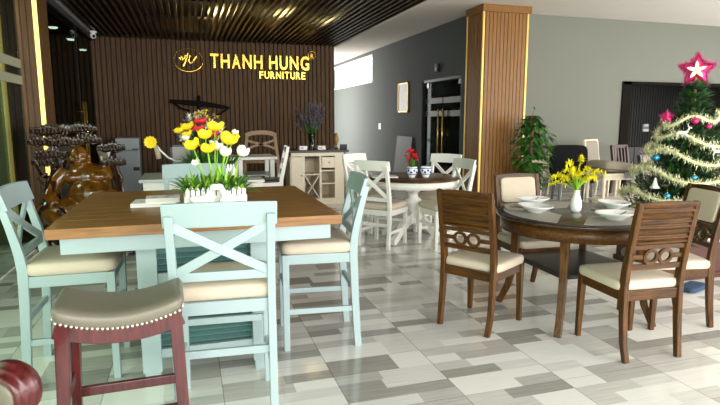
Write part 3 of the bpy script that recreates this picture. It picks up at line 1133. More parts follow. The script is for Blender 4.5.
# ------------------------------------------------------------------ WHITE ROUND PEDESTAL TABLE
WX, WY = 2.53, 6.0
t = thing('pedestal_table', 'white round pedestal table with a dark wood top and four arched feet', 'table', (WX, WY, 0))
mb = MB()
mb.lathe([(0, 0.735), (0.53, 0.735), (0.545, 0.742), (0.545, 0.755), (0.535, 0.762), (0, 0.762)], (0, 0, 0), 64)
mb.build('tabletop', 'walnut_x', t)
mb = MB()
mb.lathe([(0.47, 0.655), (0.515, 0.655), (0.52, 0.735), (0.47, 0.735), (0.47, 0.655)], (0, 0, 0), 64)
mb.build('apron', 'white_paint', t)
mb = MB()
mb.lathe([(0, 0.2), (0.07, 0.2), (0.085, 0.25), (0.06, 0.29), (0.055, 0.33), (0.08, 0.38), (0.105, 0.44), (0.095, 0.49), (0.06, 0.52), (0.055, 0.56), (0.09, 0.59), (0.1, 0.62), (0.2, 0.655), (0.2, 0.73), (0, 0.73)], (0, 0, 0), 32)
mb.build('pedestal', 'white_paint', t)
for k in range(4):
    a = RAD(35 + 90 * k)
    dv = Vector((math.cos(a), math.sin(a), 0))
    sv = Vector((-math.sin(a), math.cos(a), 0))
    mb = MB()
    mb.bar([dv * r + Vector((0, 0, z)) for r, z in ((0.03, 0.27), (0.14, 0.24), (0.25, 0.17), (0.34, 0.08), (0.4, 0.04), (0.43, 0.035))], [0.07, 0.07, 0.068, 0.066, 0.066, 0.07], [0.14, 0.12, 0.09, 0.075, 0.075, 0.07], sv)
    mb.build('foot', 'white_paint', t, bevel=0.006)


def flower_ball(mb, c, r, n, rnd, mi=0, size=0.03):
    for _ in range(n):
        v = Vector((rnd.gauss(0, 1), rnd.gauss(0, 1), rnd.gauss(0, 1))).normalized()
        mb.blade(Vector(c) + v * r * rnd.uniform(0.2, 0.6), v + Vector((rnd.uniform(-.4, .4), rnd.uniform(-.4, .4), 0.2)), size * rnd.uniform(0.8, 1.3), size * 0.6, mi=mi, seg=2)


def jar(label, loc, group, flowers):
    t = thing('porcelain_jar', label, 'jar', loc, 0, group)
    mb = MB()
    mb.lathe([(0, 0), (0.036, 0), (0.04, 0.006), (0.036, 0.014), (0.055, 0.035), (0.066, 0.065), (0.066, 0.09), (0.058, 0.112), (0.062, 0.122), (0.055, 0.122), (0.052, 0.1), (0, 0.1)], (0, 0, 0), 28)
    bd = mb.build('jar_body', 'porcelain', t)
    rnd = random.Random(int(loc[0] * 1000))
    mb = MB()
    for z0, z1, r in ((0.036, 0.043, 0.0575), (0.1, 0.108, 0.0635)):
        mb.lathe([(r, z0), (r + 0.002, z0), (r + 0.002, z1), (r, z1)], (0, 0, 0), 28)
    for k in range(12):
        a = 2 * PI * k / 12
        zz = 0.062 + 0.02 * (k % 2)
        p = Vector((0.0665 * math.cos(a), 0.0665 * math.sin(a), zz))
        mb.sup(p, (0.028, 0.006, 0.026), 1, 1, 6, 8, rot=(0, 0, a + PI / 2))
    mb.build('painted_pattern', 'blue_glaze', bd)
    if flowers:
        mb = MB()
        for k in range(14):
            v = Vector((rnd.uniform(-0.5, 0.5), rnd.uniform(-0.5, 0.5), 1)).normalized()
            mb.blade((0, 0, 0.1), v, rnd.uniform(0.1, 0.17), 0.035, seg=3, droop=0.2)
        mb.build('leaves', 'leaf', t)
        for k in range(9):
            a = 2 * PI * k / 9 * 1.0
            rr = 0.055 if k else 0
            c = (rr * math.cos(a), rr * math.sin(a), 0.2 + 0.05 * rnd.random() + (0.06 if k % 3 == 0 else 0))
            mb = MB()
            flower_ball(mb, c, 0.035, 16, rnd, 0, 0.035)
            mb.build('blossom', 'red_petal', t)
    return t


G = 'blue and white jars on the pedestal table'
jar('blue and white porcelain jar holding a red flower plant, left of its twin', (2.47, 5.9, 0.762), G, True)
jar('blue and white porcelain jar without flowers, right of its twin on the pedestal table', (2.63, 5.87, 0.762), G, False)


def book(label, loc, rz, size, cover, group=None, cover2=None):
    t = thing('book', label, 'book', loc, rz, group)
    w, d, h = size
    mb = MB()
    mb.bb((-w / 2, -d / 2, h - 0.003), (w / 2, d / 2, h))
    mb.bb((-w / 2, -d / 2, 0), (w / 2, d / 2, 0.003))
    mb.bb((-w / 2, -d / 2, 0.003), (-w / 2 + 0.003, d / 2, h - 0.003))
    c = mb.build('cover', cover, t)
    mb = MB()
    mb.bb((-w / 2 + 0.003, -d / 2 + 0.004, 0.003), (w / 2 - 0.005, d / 2 - 0.004, h - 0.003))
    mb.build('pages', 'page', t)
    if cover2:
        mb = MB()
        rnd = random.Random(5)
        for k in range(7):
            x, y = rnd.uniform(-w * .35, w * .3), rnd.uniform(-d * .35, d * .35)
            mb.bb((x, y, h), (x + rnd.uniform(.02, .06), y + rnd.uniform(.01, .03), h + 0.0006))
        mb.build('cover_print', cover2, c)
    return t


book('closed white catalogue lying on the pedestal table, left of the porcelain jars', (2.17, 6.02, 0.762), RAD(-12), (0.3, 0.22, 0.012), 'paper')
book('wide white book, lower of the two on the oak table', (-0.2, 3.47, 0.92), RAD(-4), (0.25, 0.2, 0.022), 'paper', 'books on the oak table', 'mauve_print')
book('smaller pinkish white book, lying on top of the wide one on the oak table', (-0.155, 3.45, 0.942), RAD(2), (0.19, 0.15, 0.026), 'paper', 'books on the oak table', 'mauve_print')


# ------------------------------------------------------------------ FLOWER PLANTERS
def tulip(parent, base, head, col, r=0.035, h=0.06, openness=1.0, leaf='leaf_bright', tilt=0.0):
    base, head = Vector(base), Vector(head)
    mid = (base + head) / 2 + Vector(((head.x - base.x) * -0.2, 0, 0.02))
    ax = (head - mid).normalized()
    q = Vector((0, 0, 1)).rotation_difference(ax).to_matrix()
    mb = MB()
    prof = [(0.1, 0.0), (0.62, 0.12), (0.95, 0.35), (1.0, 0.6), (0.95, 0.82), (1.0 * openness, 1.0)]
    n = 30
    verts, faces = [], []
    for i, (pr, pz) in enumerate(prof):
        for k in range(n):
            a = 2 * PI * k / n
            rip = 1 + 0.12 * math.cos(5 * a) * pz
            top = pz * (1 - (0.22 * (0.5 - 0.5 * math.cos(5 * a + PI)) if pz > 0.7 else 0))
            verts.append(head + q @ Vector((r * pr * rip * math.cos(a), r * pr * rip * math.sin(a), h * (top - 0.4))))
    for i in range(len(prof) - 1):
        for k in range(n):
            faces.append((i * n + k, i * n + (k + 1) % n, (i + 1) * n + (k + 1) % n, (i + 1) * n + k))
    mb._add(verts, faces, 0, True)
    mb.sup(head - q @ Vector((0, 0, h * 0.05)), (r * 0.9, r * 0.9, h * 0.5), 1, 1, 6, 10)
    fl = mb.build('tulip', col, parent, recalc=False)
    fl['label'] = {'yellow': 'yellow flower', 'white_petal': 'white flower', 'red_petal': 'red flower'}[col]
    mb = MB()
    mb.tube([base, mid, head - ax * h * 0.35], 0.0035, 6)
    mb.build('stem', leaf, fl)
    return fl


def picket_planter(name, label, loc, rz, w, d, h, figures, group):
    t = thing(name, label, 'planter', loc, rz, group)
    mb = MB()
    mb.bb((-w / 2, -d / 2, 0.0), (w / 2, d / 2, 0.012))
    for s in (-1, 1):
        mb.bb((-w / 2, s * d / 2 - 0.004, 0.01), (w / 2, s * d / 2 + 0.004, h * 0.62))
        mb.bb((s * w / 2 - 0.004, -d / 2, 0.01), (s * w / 2 + 0.004, d / 2, h * 0.62))
    bx = mb.build('planter_box', 'porcelain', t)
    n = int(w / 0.026)
    for s in (-1, 1):
        for k in range(n):
            x = -w / 2 + w * (k + 0.5) / n
            mb = MB()
            mb.prism([(-0.0105, 0), (0.0105, 0), (0.0105, h * 0.86), (0, h), (-0.0105, h * 0.86)], -0.003, 0.003, Matrix.Translation((x, s * (d / 2 + 0.007), 0)) @ Matrix.Rotation(PI / 2, 4, 'X'))
            mb.build('picket', 'porcelain', bx)
    if figures:
        for x, sgn in ((-0.045, 1), (0.045, -1)):
            mb = MB()
            y, k = -d / 2 - 0.05, 1.4
            T = lambda p: (p[0] * 1.0, y + p[1] * k, p[2] * k)
            mb.sup(T((x * 1.35, 0, 0.035)), (0.1, 0.05 * k, 0.075 * k), 1, 1, 10, 14)
            mb.sup(T((x * 1.35 - 0.05 * sgn, 0, 0.05)), (0.05 * k, 0.03 * k, 0.03 * k), 1, 1, 8, 10, rot=(0, RAD(25 * sgn), 0))
            mb.tube([T(q) for q in ((x * 1.1, 0, 0.05), (x * 0.75, 0, 0.08), (x * 0.5, 0, 0.1), (x * 0.3, 0, 0.095))], [0.016 * k, 0.012 * k, 0.011 * k, 0.013 * k], 10)
            mb.sup(T((x * 0.3, 0, 0.098)), (0.034 * k, 0.028 * k, 0.028 * k), 1, 1, 8, 10)
            mb.build('bird_figure', 'porcelain', t)
    return t


t = picket_planter('flower_planter', 'white picket planter of yellow and white tulips on the oak table', (0.135, 3.2, 0.92), RAD(2), 0.33, 0.14, 0.135, True, 'picket planters of flowers')
rnd = random.Random(11)
mb = MB()
for k in range(230):
    x, y = rnd.uniform(-0.15, 0.15), rnd.uniform(-0.06, 0.06)
    v = Vector((x * 3 + rnd.uniform(-.7, .7), rnd.uniform(-.8, .8), rnd.uniform(0.45, 1.2))).normalized()
    mb.blade((x, y, 0.09), v, rnd.uniform(0.12, 0.23), 0.018, droop=0.4, mi=0 if rnd.random() < 0.6 else 1)
lv = mb.build('grass_leaves', ['leaf', 'leaf_bright'], t)
lv['kind'] = 'stuff'
for x, dx, l in ((-0.03, 0.25, 0.2), (0.06, -0.3, 0.21), (0.1, 0.15, 0.19), (-0.09, -0.3, 0.17), (0.02, 0.05, 0.17), (0.045, 0.4, 0.16)):
    mb = MB()
    mb.blade((x, -0.02, 0.09), (dx, -0.1, 1), l, 0.04, droop=0.05, seg=4)
    mb.build('broad_leaf', 'leaf_bright', t)
TB = (0.135, 3.2, 0.92)


def pix(x, y, Y_):
    """point of the plane y = Y_ seen from the viewpoint through a picture position (used for laying out)"""
    p, yw = RAD(8.53), RAD(17.3)
    F = Vector((math.sin(yw) * math.cos(p), math.cos(yw) * math.cos(p), -math.sin(p)))
    Rr = Vector((math.cos(yw), -math.sin(yw), 0))
    U = Rr.cross(F)
    dd = F + Rr * ((x - 360) / 550) - U * ((y - 202.5) / 550)
    return Vector((0, 0, 1.42)) + dd * (Y_ / dd.y)


for (x, y, r, h, col, yy) in ((215, 127, 0.046, 0.055, 'yellow', 3.22), (228.5, 139.5, 0.05, 0.075, 'yellow', 3.18), (205, 135, 0.04, 0.06, 'yellow', 3.23), (192, 145.5, 0.042, 0.062, 'yellow', 3.2), (207.5, 149, 0.04, 0.055, 'yellow', 3.17), (225, 152.5, 0.034, 0.06, 'white_petal', 3.2), (242, 152, 0.036, 0.066, 'white_petal', 3.19), (235, 133, 0.02, 0.035, 'white_petal', 3.24), (218, 147, 0.03, 0.05, 'white_petal', 3.24), (196, 163, 0.024, 0.04, 'white_petal', 3.22)):
    hd = pix(x, y, yy) - Vector(TB)
    tulip(t, (hd.x * 0.35, hd.y * 0.5, 0.04), hd, col, r, h, 1.06 if col == 'yellow' else 0.9)

# vase with goldenrod on the dining table
t = thing('flower_vase', 'white vase of yellow goldenrod in the middle of the round dining table', 'vase', (2.67, 3.3, 0.76))
mb = MB()
mb.lathe([(0, 0), (0.028, 0), (0.036, 0.015), (0.041, 0.045), (0.036, 0.085), (0.022, 0.125), (0.017, 0.15), (0.02, 0.158), (0.016, 0.158), (0.012, 0.14), (0, 0.14)], (0, 0, 0), 28)
mb.build('vase_body', 'porcelain', t)
rnd = random.Random(4)
mb = MB()
for k in range(20):
    a = rnd.uniform(0, 2 * PI)
    v = Vector((math.cos(a) * rnd.uniform(0.1, .6), math.sin(a) * 0.5, 1)).normalized()
    mb.blade((0, 0, 0.145), v, rnd.uniform(0.13, 0.2), 0.014, droop=0.25)
mb.build('blade_leaves', 'leaf_bright', t)
for k in range(17):
    a = 2 * PI * k / 17 + rnd.uniform(-.2, .2)
    sp = rnd.uniform(0.02, 0.18)
    top = Vector((sp * math.cos(a) * 1.1 - 0.02, sp * math.sin(a), rnd.uniform(0.3, 0.43) - sp * 0.6))
    mb = MB()
    P = [Vector((0, 0, 0.15)), Vector((top.x * 0.35, top.y * 0.35, 0.15 + (top.z - 0.15) * 0.62)), Vector((top.x * 0.75, top.y * 0.75, top.z)), top + Vector((0.02 * math.cos(a), 0.02 * math.sin(a), -0.025))]
    mb.tube(P, 0.002, 5)
    sp_ = mb.build('flower_stem', 'leaf_bright', t)
    mb = MB()
    for j in range(80):
        u = rnd.uniform(0.38, 1)
        i = min(2, int(u * 3))
        q = P[i].lerp(P[i + 1], u * 3 - i)
        v = Vector((rnd.gauss(0, 1), rnd.gauss(0, 1), rnd.gauss(0.3, 1))).normalized()
        mb.blade(q, v, rnd.uniform(0.016, 0.034), 0.009, seg=2)
    mb.build('bloom_spike', 'goldenrod', sp_)

# placemats, plates, spoons
G4 = 'grey wedge placemats on the round table'
G5 = 'white bowls on the round table'
CEN = Vector((DX, DY, 0))
lab_m = ('under the bowl before the left chair', 'under the bowl before the far chair', 'under the bowl near the tree', 'under the bowl nearest the viewer')
mats_ = []
for k, ang in enumerate((182, 92, 2, 272)):
    mb = MB()
    poly = []
    for rr, a0, a1 in ((0.515, -36, 36), (0.17, 22, -22)):
        for j in range(9):
            a = RAD(a0 + (a1 - a0) * j / 8)
            if rr < 0.3:
                poly.append((0.19, 0.17 * math.tan(a)))
            else:
                poly.append((rr * math.cos(a), rr * math.sin(a)))
    mb.prism(poly, 0, 0.003)
    o = mb.build('placemat', 'mat_grey', None, loc=(DX, DY, 0.7605), rot=(0, 0, RAD(ang)))
    tag(o, 'grey wedge placemat on the round table, ' + lab_m[k], 'placemat', G4)
lab_p = ('white oval bowl on the left of the round table, nearer of the left pair', 'white oval bowl with a dark spoon, before the far chair of the round table', 'white oval bowl on the right of the round table, farther of the right pair', 'white oval bowl on the round table, nearest the front right chair')
for k, (x, y, rz) in enumerate(((2.37, 3.36, 95), (2.58, 3.69, 12), (3.03, 3.33, 80), (2.7, 2.94, -4))):
    t = thing('oval_bowl', lab_p[k], 'bowl', (x, y, 0.7636), RAD(rz), G5)
    mb = MB()
    S_ = Matrix.Diagonal((1.14, 0.84, 1.0))
    mb.lathe([(0, 0), (0.05, 0), (0.055, 0.006), (0.09, 0.026), (0.125, 0.046), (0.128, 0.052), (0.122, 0.052), (0.085, 0.03), (0.05, 0.012), (0, 0.01)], (0, 0, 0), 36, 0, S_)
    mb.build('bowl_body', 'porcelain', t)
for (x, y, rz, lb) in ((2.575, 3.69, 30, 'dark steel spoon lying in the bowl before the far dining chair'), (3.02, 3.34, -60, 'dark steel spoon lying in the bowl near the Christmas tree'), (2.7, 2.94, 10, 'small dark spoon lying in the nearest bowl of the round table')):
    t = thing('spoon', lb, 'spoon', (x, y, 0.783), RAD(rz), 'spoons in the bowls')
    mb = MB()
    mb.tube([(-0.01, 0, 0.0), (0.05, 0, 0.012), (0.1, 0, 0.026)], [0.003, 0.003, 0.004], 6)
    mb.build('spoon_handle', 'steel', t)
    mb = MB()
    mb.sup((-0.03, 0, 0), (0.05, 0.03, 0.01), 1, 1, 6, 12)
    mb.build('spoon_bowl', 'steel', t)


# ------------------------------------------------------------------ FURNITURE BEFORE THE SIGN WALL
t = thing('serving_table', 'narrow white counter table behind the oak table, carrying the second flower planter', 'table', (-0.03, 5.8, 0))
mb = MB()
mb.bb((-0.42, -0.36, 0.84), (0.42, 0.36, 0.87))
mb.build('tabletop', plain('grey_white_top', (196, 198, 196), 0.3), t, bevel=0.004)
mb = MB()
for s in (-1, 1):
    mb.bb((-0.38, s * 0.31 - 0.012, 0.74), (0.38, s * 0.31 + 0.012, 0.84))
    mb.bb((s * 0.37 - 0.012, -0.31, 0.74), (s * 0.37 + 0.012, 0.31, 0.84))
mb.build('apron', 'white_paint', t)
for sx in (-1, 1):
    for sy in (-1, 1):
        mb = MB()
        mb.bar([(sx * 0.36, sy * 0.3, 0), (sx * 0.36, sy * 0.3, 0.84)], [0.04, 0.055], [0.04, 0.055])
        mb.build('leg', 'white_paint', t)
# second planter with small yellow and red flowers
PY = 5.72
o_ = pix(211, 168, PY)
t = picket_planter('flower_planter', 'smaller white picket planter of red and yellow flowers, behind the tulips', (o_.x, PY, 0.87), 0, 0.46, 0.16, 0.12, False, 'picket planters of flowers')
o_ = Vector((o_.x, PY, 0.87))
rnd = random.Random(21)
mb = MB()
for k in range(160):
    x, y = rnd.uniform(-0.2, 0.2), rnd.uniform(-0.07, 0.07)
    v = Vector((x * 2 + rnd.uniform(-.5, .5), rnd.uniform(-.6, .6), rnd.uniform(0.6, 1.3))).normalized()
    mb.blade((x, y, 0.06), v, rnd.uniform(0.12, 0.34), 0.024, droop=0.3, mi=0 if rnd.random() < 0.6 else 1)
mb.build('grass_leaves', ['leaf_dark', 'leaf'], t)['kind'] = 'stuff'
for (x, y, r, h, col) in ((179.5, 130.5, 0.055, 0.06, 'yellow'), (187.5, 127, 0.06, 0.075, 'yellow'), (187, 134.5, 0.05, 0.06, 'yellow'), (200, 121.5, 0.06, 0.06, 'red_petal'), (198, 129, 0.055, 0.065, 'red_petal'), (211.5, 134, 0.06, 0.07, 'red_petal'), (186, 138, 0.04, 0.06, 'white_petal'), (213, 143, 0.04, 0.05, 'white_petal')):
    hd = pix(x, y, PY) - o_
    tulip(t, (max(-0.2, min(0.2, hd.x * 0.6)), 0, 0.05), hd, col, r, h, 1.1, 'leaf')
# mixed bouquet basket
o_ = pix(201, 150, 6.02)
t = thing('flower_basket', 'dark basket of small mixed white, yellow and mauve flowers below the boat shaped ornament', 'bouquet', (o_.x + 0.02, 6.0, 0.87))
mb = MB()
mb.lathe([(0, 0), (0.07, 0), (0.075, 0.05), (0.09, 0.32), (0.085, 0.32), (0.07, 0.05), (0, 0.03)], (0, 0, 0), 20)
mb.build('basket', 'dark_lacquer', t)
mb = MB()
rnd = random.Random(3)
for k in range(180):
    v = Vector((rnd.gauss(0, .7), rnd.gauss(0, .5), rnd.uniform(0.2, 1.2))).normalized()
    mb.blade((0, 0, 0.3), v, rnd.uniform(0.1, 0.3), 0.024, mi=0)
mb.build('leaves', 'leaf_dark', t)['kind'] = 'stuff'
for k in range(90):
    a = rnd.uniform(-0.1, PI + 0.1)
    rr = 0.23 * rnd.uniform(0.45, 1.0)
    c = (rr * math.cos(a) * 1.0, rnd.uniform(-0.2, 0.0), 0.38 + rr * math.sin(a) * 1.15)
    mb = MB()
    flower_ball(mb, c, 0.02, 12, rnd, 0, 0.032)
    mb.build('blossom', ('white_petal', 'lavender', 'yellow', 'white_petal', 'lavender')[k % 5], t)
# bowl with one long stemmed yellow flower, framed picture
o_ = pix(183, 163, 5.98)
t = thing('metal_bowl', 'small grey bowl on the white serving table, a yellow flower leaning out of it', 'bowl', (o_.x, 5.98, 0.87))
mb = MB()
mb.lathe([(0, 0), (0.05, 0), (0.055, 0.01), (0.1, 0.05), (0.12, 0.085), (0.115, 0.085), (0.09, 0.05), (0, 0.015)], (0, 0, 0), 28)
mb.build('bowl_body', 'grey_paint', t)
B0 = Vector((o_.x, 5.98, 0.87))
t = thing('yellow_flower', 'single yellow flower on a long curved white stem, left of the tulips', 'flower', B0 + Vector((0, 0, 0.02)))
P = [pix(x, y, 5.98) - B0 - Vector((0, 0, 0.02)) for x, y in ((183, 161), (176, 161), (168, 157.5), (161, 151), (156, 145))]
mb = MB()
mb.tube(P, 0.009, 8)
mb.build('stem', 'white_plastic', t)
hd = P[-1] + Vector((-0.05, 0, 0.03))
mb = MB()
rnd = random.Random(9)
for k in range(12):
    a = 2 * PI * k / 12
    mb.blade(hd, (math.cos(a), -0.55, math.sin(a)), 0.075, 0.06, up=(0, 1, 0), seg=3)
mb.sup(hd, (0.05, 0.05, 0.05), 1, 1, 6, 10)
mb.build('petals', 'yellow', t)
mb = MB()
mb.tube([P[-1] + Vector((-0.01, 0, 0.0)), P[-1] + Vector((0.012, 0, -0.075)), P[-1] + Vector((0.02, 0, -0.14))], [0.02, 0.026, 0.026], 12)
mb.build('dangling_tube', 'tan', t)
o_ = pix(182, 163, 6.12)
t = thing('framed_picture', 'small framed pale picture leaning at the back of the white serving table', 'picture', (o_.x, 6.125, 0.87))
mb = MB()
mb.bb((-0.11, -0.012, 0), (0.11, 0.012, 0.02))
mb.bb((-0.11, -0.012, 0.27), (0.11, 0.012, 0.29))
mb.bb((-0.11, -0.012, 0), (-0.09, 0.012, 0.29))
mb.bb((0.09, -0.012, 0), (0.11, 0.012, 0.29))
mb.build('picture_frame', 'espresso', t)
mb = MB()
mb.bb((-0.09, -0.004, 0.02), (0.09, 0.004, 0.27))
mb.build('print', 'picture_print', t)

# boat shaped hanger on the sign wall
HY = 10.9
o_ = pix(199, 104, HY)
t = thing('boat_wall_ornament', 'dark wooden boat shaped ornament with a short mast on the batten wall', 'wall ornament', o_)
L_ = [pix(x, y, HY) - o_ for x, y in ((170, 101), (182, 102.3), (199, 103.5), (215, 105.5), (229.5, 108))]
mb = MB()
mb.bar(L_, [0.06, 0.09, 0.11, 0.08, 0.05], 0.05, (0, 0, 1))
mb.build('boat_spar', 'matte_black', t)
for q in (((172, 101.5), (180, 108), (190, 111)), ((228, 108.5), (220, 114), (212, 117.5))):
    mb = MB()
    mb.tube([pix(x, y, HY) - o_ for x, y in q], 0.018, 6)
    mb.build('curved_stay', 'matte_black', t)
mb = MB()
mb.tube([pix(x, y, HY) - o_ for x, y in ((199, 95.5), (199, 112))], 0.028, 8)
mb.build('mast', 'matte_black', t)

# small grey refrigerator
t = thing('refrigerator', 'small grey two door refrigerator standing against the batten wall', 'refrigerator', (-1.0, 10.5, 0))
mb = MB()
mb.bb((-0.19, -0.18, 0.03), (0.19, 0.2, 1.12))
mb.build('body', 'grey_paint', t, bevel=0.012)
for z0, z1 in ((0.05, 0.88), (0.9, 1.11)):
    mb = MB()
    mb.bb((-0.19, -0.22, z0), (0.19, -0.185, z1))
    dr = mb.build('door', 'grey_paint', t, bevel=0.01)
    mb = MB()
    mb.bb((0.08, -0.235, z0 + (0.5 if z0 < 0.5 else 0.01)), (0.18, -0.222, z0 + (0.56 if z0 < 0.5 else 0.03)))
    mb.build('handle', 'black', dr)
mb = MB()
for x in (-0.15, 0.15):
    mb.bb((x - 0.02, -0.15, 0), (x + 0.02, 0.15, 0.03))
mb.build('plinth', 'black', t)

# white slat back chair, turned half away
t = thing('slat_back_chair', 'white chair with dark upright back slots, standing left of the grey refrigerator', 'chair', (-0.62, 7.2, 0), RAD(-68))
byy = lambda z: -0.2 - (0.16 * ((z - 0.46) / 0.62) if z > 0.46 else 0.05 * (1 - z / 0.46))
for s in (-1, 1):
    mb = MB()
    mb.bar([(s * 0.19, byy(z), z) for z in (0, 0.25, 0.46, 0.7, 0.9, 1.08)], 0.045, [0.04, 0.045, 0.05, 0.045, 0.04, 0.035])
    mb.build('back_leg', 'white_paint', t, bevel=0.003)
    mb = MB()
    mb.bb((s * 0.19 - 0.02, 0.18, 0), (s * 0.19 + 0.02, 0.22, 0.42))
    mb.build('front_leg', 'white_paint', t, bevel=0.003)
for z, h in ((1.04, 0.09), (0.58, 0.05)):
    mb = MB()
    mb.bar([(-0.19, byy(z), z), (0.19, byy(z), z)], h, 0.025, (0, 0, 1))
    mb.build('back_rail', 'white_paint', t, bevel=0.003)
mb = MB()
mb.bar([(0, byy(0.6), 0.6), (0, byy(1.0), 1.0)], 0.09, 0.018)
mb.build('back_slat', 'white_paint', t)
for s in (-1, 1):
    mb = MB()
    mb.bar([(s * 0.1, byy(0.62), 0.62), (s * 0.1, byy(0.98), 0.98)], 0.075, 0.008)
    mb.build('back_panel', 'espresso', t)
mb = MB()
mb.bb((-0.2, -0.2, 0.4), (0.2, 0.22, 0.45))
mb.build('seat_frame', 'white_paint', t, bevel=0.004)
mb = MB()
mb.sup((0, 0.01, 0.465), (0.42, 0.43, 0.06), 0.4, 0.2)
mb.build('seat_cushion', 'espresso', t)

# second white table, a white side chair at it and a natural wood bar chair behind
t = thing('console_table', 'tall white table against the batten wall, left of the cream wine cabinet', 'table', (0.72, 8.25, 0))
mb = MB()
mb.bb((-0.55, -0.35, 0.86), (0.5, 0.35, 0.9))
mb.build('tabletop', 'white_paint', t, bevel=0.005)
mb = MB()
mb.bb((-0.5, -0.28, 0.62), (0.45, 0.28, 0.64))
mb.build('shelf', 'grey_paint', t)
for sx in (-0.48, -0.02, 0.43):
    for sy in (-1, 1):
        mb = MB()
        mb.bb((sx - 0.03, sy * 0.29 - 0.03, 0), (sx + 0.03, sy * 0.29 + 0.03, 0.86))
        mb.build('leg', 'white_paint', t)
t = thing('side_chair', 'white ladder chair with a dark seat, seen from its side by the cream wine cabinet', 'chair', (1.0, 7.52, 0), RAD(85))
for s in (-1, 1):
    mb = MB()
    mb.bar([(s * 0.19, -0.19 - (0.1 * max(0, z - 0.62) / 0.45) - 0.03 * max(0, 0.5 - z), z) for z in (0, 0.3, 0.62, 0.8, 0.95, 1.07)], 0.042, [0.045, 0.05, 0.052, 0.048, 0.045, 0.04])
    mb.build('back_leg', 'white_paint', t, bevel=0.003)
    mb = MB()
    mb.bar([(s * 0.19, 0.2, 0.56), (s * 0.19, 0.23, 0.45), (s * 0.19, 0.2, 0.2), (s * 0.19, 0.21, 0)], 0.042, [0.055, 0.05, 0.035, 0.035])
    mb.build('front_leg', 'white_paint', t, bevel=0.003)
for z in (0.72, 0.86, 1.02):
    mb = MB()
    y = -0.19 - 0.1 * (z - 0.62) / 0.45
    mb.bar([(-0.19, y, z), (0.19, y, z)], 0.07, 0.02, (0, 0, 1))
    mb.build('back_rail', 'white_paint', t, bevel=0.003)
mb = MB()
mb.bb((-0.21, -0.19, 0.53), (0.21, 0.22, 0.6))
mb.build('seat_frame', 'white_paint', t, bevel=0.004)
mb = MB()
mb.sup((0, 0.015, 0.61), (0.43, 0.43, 0.05), 0.4, 0.2)
mb.build('seat_cushion', 'espresso', t)
t = thing('white_drawer_stand', 'low white stand with a drawer, just right of the tulip planter behind the oak table', 'stand', (0.69, 7.0, 0))
mb = MB()
mb.bb((-0.22, -0.18, 0.66), (0.2, 0.2, 0.69))
mb.build('stand_top', 'white_paint', t, bevel=0.003)
mb = MB()
mb.bb((-0.2, -0.16, 0.5), (0.18, 0.18, 0.66))
mb.build('body', 'white_paint', t)
mb = MB()
mb.bb((-0.18, -0.175, 0.53), (0.16, -0.16, 0.63))
dr = mb.build('drawer', 'white_paint', t, bevel=0.003)
mb = MB()
mb.sup((-0.01, -0.185, 0.58), (0.025, 0.025, 0.025), 1, 1, 6, 8)
mb.build('knob', 'steel', dr)
for sx in (-0.18, 0.16):
    for sy in (-0.14, 0.16):
        mb = MB()
        mb.bar([(sx, sy, 0), (sx, sy, 0.5)], [0.025, 0.04], [0.025, 0.04])
        mb.build('leg', 'white_paint', t)
t = thing('bar_chair', 'natural wood bar chair whose arched cross back shows above the white table', 'chair', (1.14, 9.3, -0.0), RAD(180))
for s in (-1, 1):
    mb = MB()
    mb.bar([(s * (0.27 - 0.05 * max(0, z - 0.76) / 0.45), 0.2 - 0 * z, z) for z in (0, 0.4, 0.76, 1.0, 1.14, 1.2)], 0.05, 0.04)
    mb.build('back_leg', 'natural_wood', t, bevel=0.004)
    mb = MB()
    mb.bar([(s * 0.24, -0.2, 0), (s * 0.24, -0.18, 0.74)], 0.04, 0.04)
    mb.build('front_leg', 'natural_wood', t, bevel=0.003)
mb = MB()
mb.bar([(-0.25, 0.2, 1.17), (-0.15, 0.2, 1.21), (0, 0.2, 1.22), (0.15, 0.2, 1.21), (0.25, 0.2, 1.17)], 0.07, 0.03, (0, 0, 1))
mb.build('crest_rail', 'natural_wood', t, bevel=0.004)
for zz in ((1.1, 1.03), (0.95, 1.03)):
    mb = MB()
    mb.bar([(-0.24, 0.2, zz[0]), (-0.12, 0.2, (zz[0] * 0.4 + zz[1] * 0.6)), (0, 0.2, zz[1]), (0.12, 0.2, (zz[0] * 0.4 + zz[1] * 0.6)), (0.24, 0.2, zz[0])], 0.035, 0.022, (0, 0, 1))
    mb.build('cross_bar', 'natural_wood', t)
mb = MB()
mb.bb((-0.26, -0.22, 0.72), (0.26, 0.22, 0.77))
mb.build('seat', 'natural_wood', t, bevel=0.006)

# ------------------------------------------------------------------ WINE CABINET AND WHAT STANDS ON IT
CX0, CX1, CY = 1.6, 2.56, 9.05
t = thing('wine_cabinet', 'cream wine cabinet with dark top, open shelves and a crossed bottle rack', 'cabinet', ((CX0 + CX1) / 2, CY, 0))
hw = (CX1 - CX0) / 2
mb = MB()
mb.bb((-hw - 0.04, -0.04, 0.88), (hw + 0.05, 0.5, 0.92))
mb.build('worktop', 'espresso', t, bevel=0.005)
mb = MB()
mb.bb((-hw, 0.44, 0.06), (hw, 0.46, 0.88))
mb.bb((-hw, 0.0, 0.06), (-hw + 0.025, 0.44, 0.88))
mb.bb((hw - 0.025, 0.0, 0.06), (hw, 0.44, 0.88))
mb.bb((-hw, 0.0, 0.06), (hw, 0.44, 0.1))
mb.bb((-hw, 0.0, 0.82), (hw, 0.44, 0.88))
mb.bb((-hw + 0.22, 0.0, 0.1), (-hw + 0.25, 0.44, 0.82))
mb.bb((-hw + 0.505, 0.0, 0.1), (-hw + 0.54, 0.44, 0.82))
mb.bb((hw - 0.19, -0.003, 0.1), (hw - 0.15, 0.44, 0.82))
mb.bb((hw - 0.15, 0.0, 0.1), (hw, 0.02, 0.82))
mb.bb((-hw - 0.01, -0.012, 0.0), (hw + 0.01, 0.46, 0.06))
mb.build('carcass', 'cream_paint', t)
mb = MB()
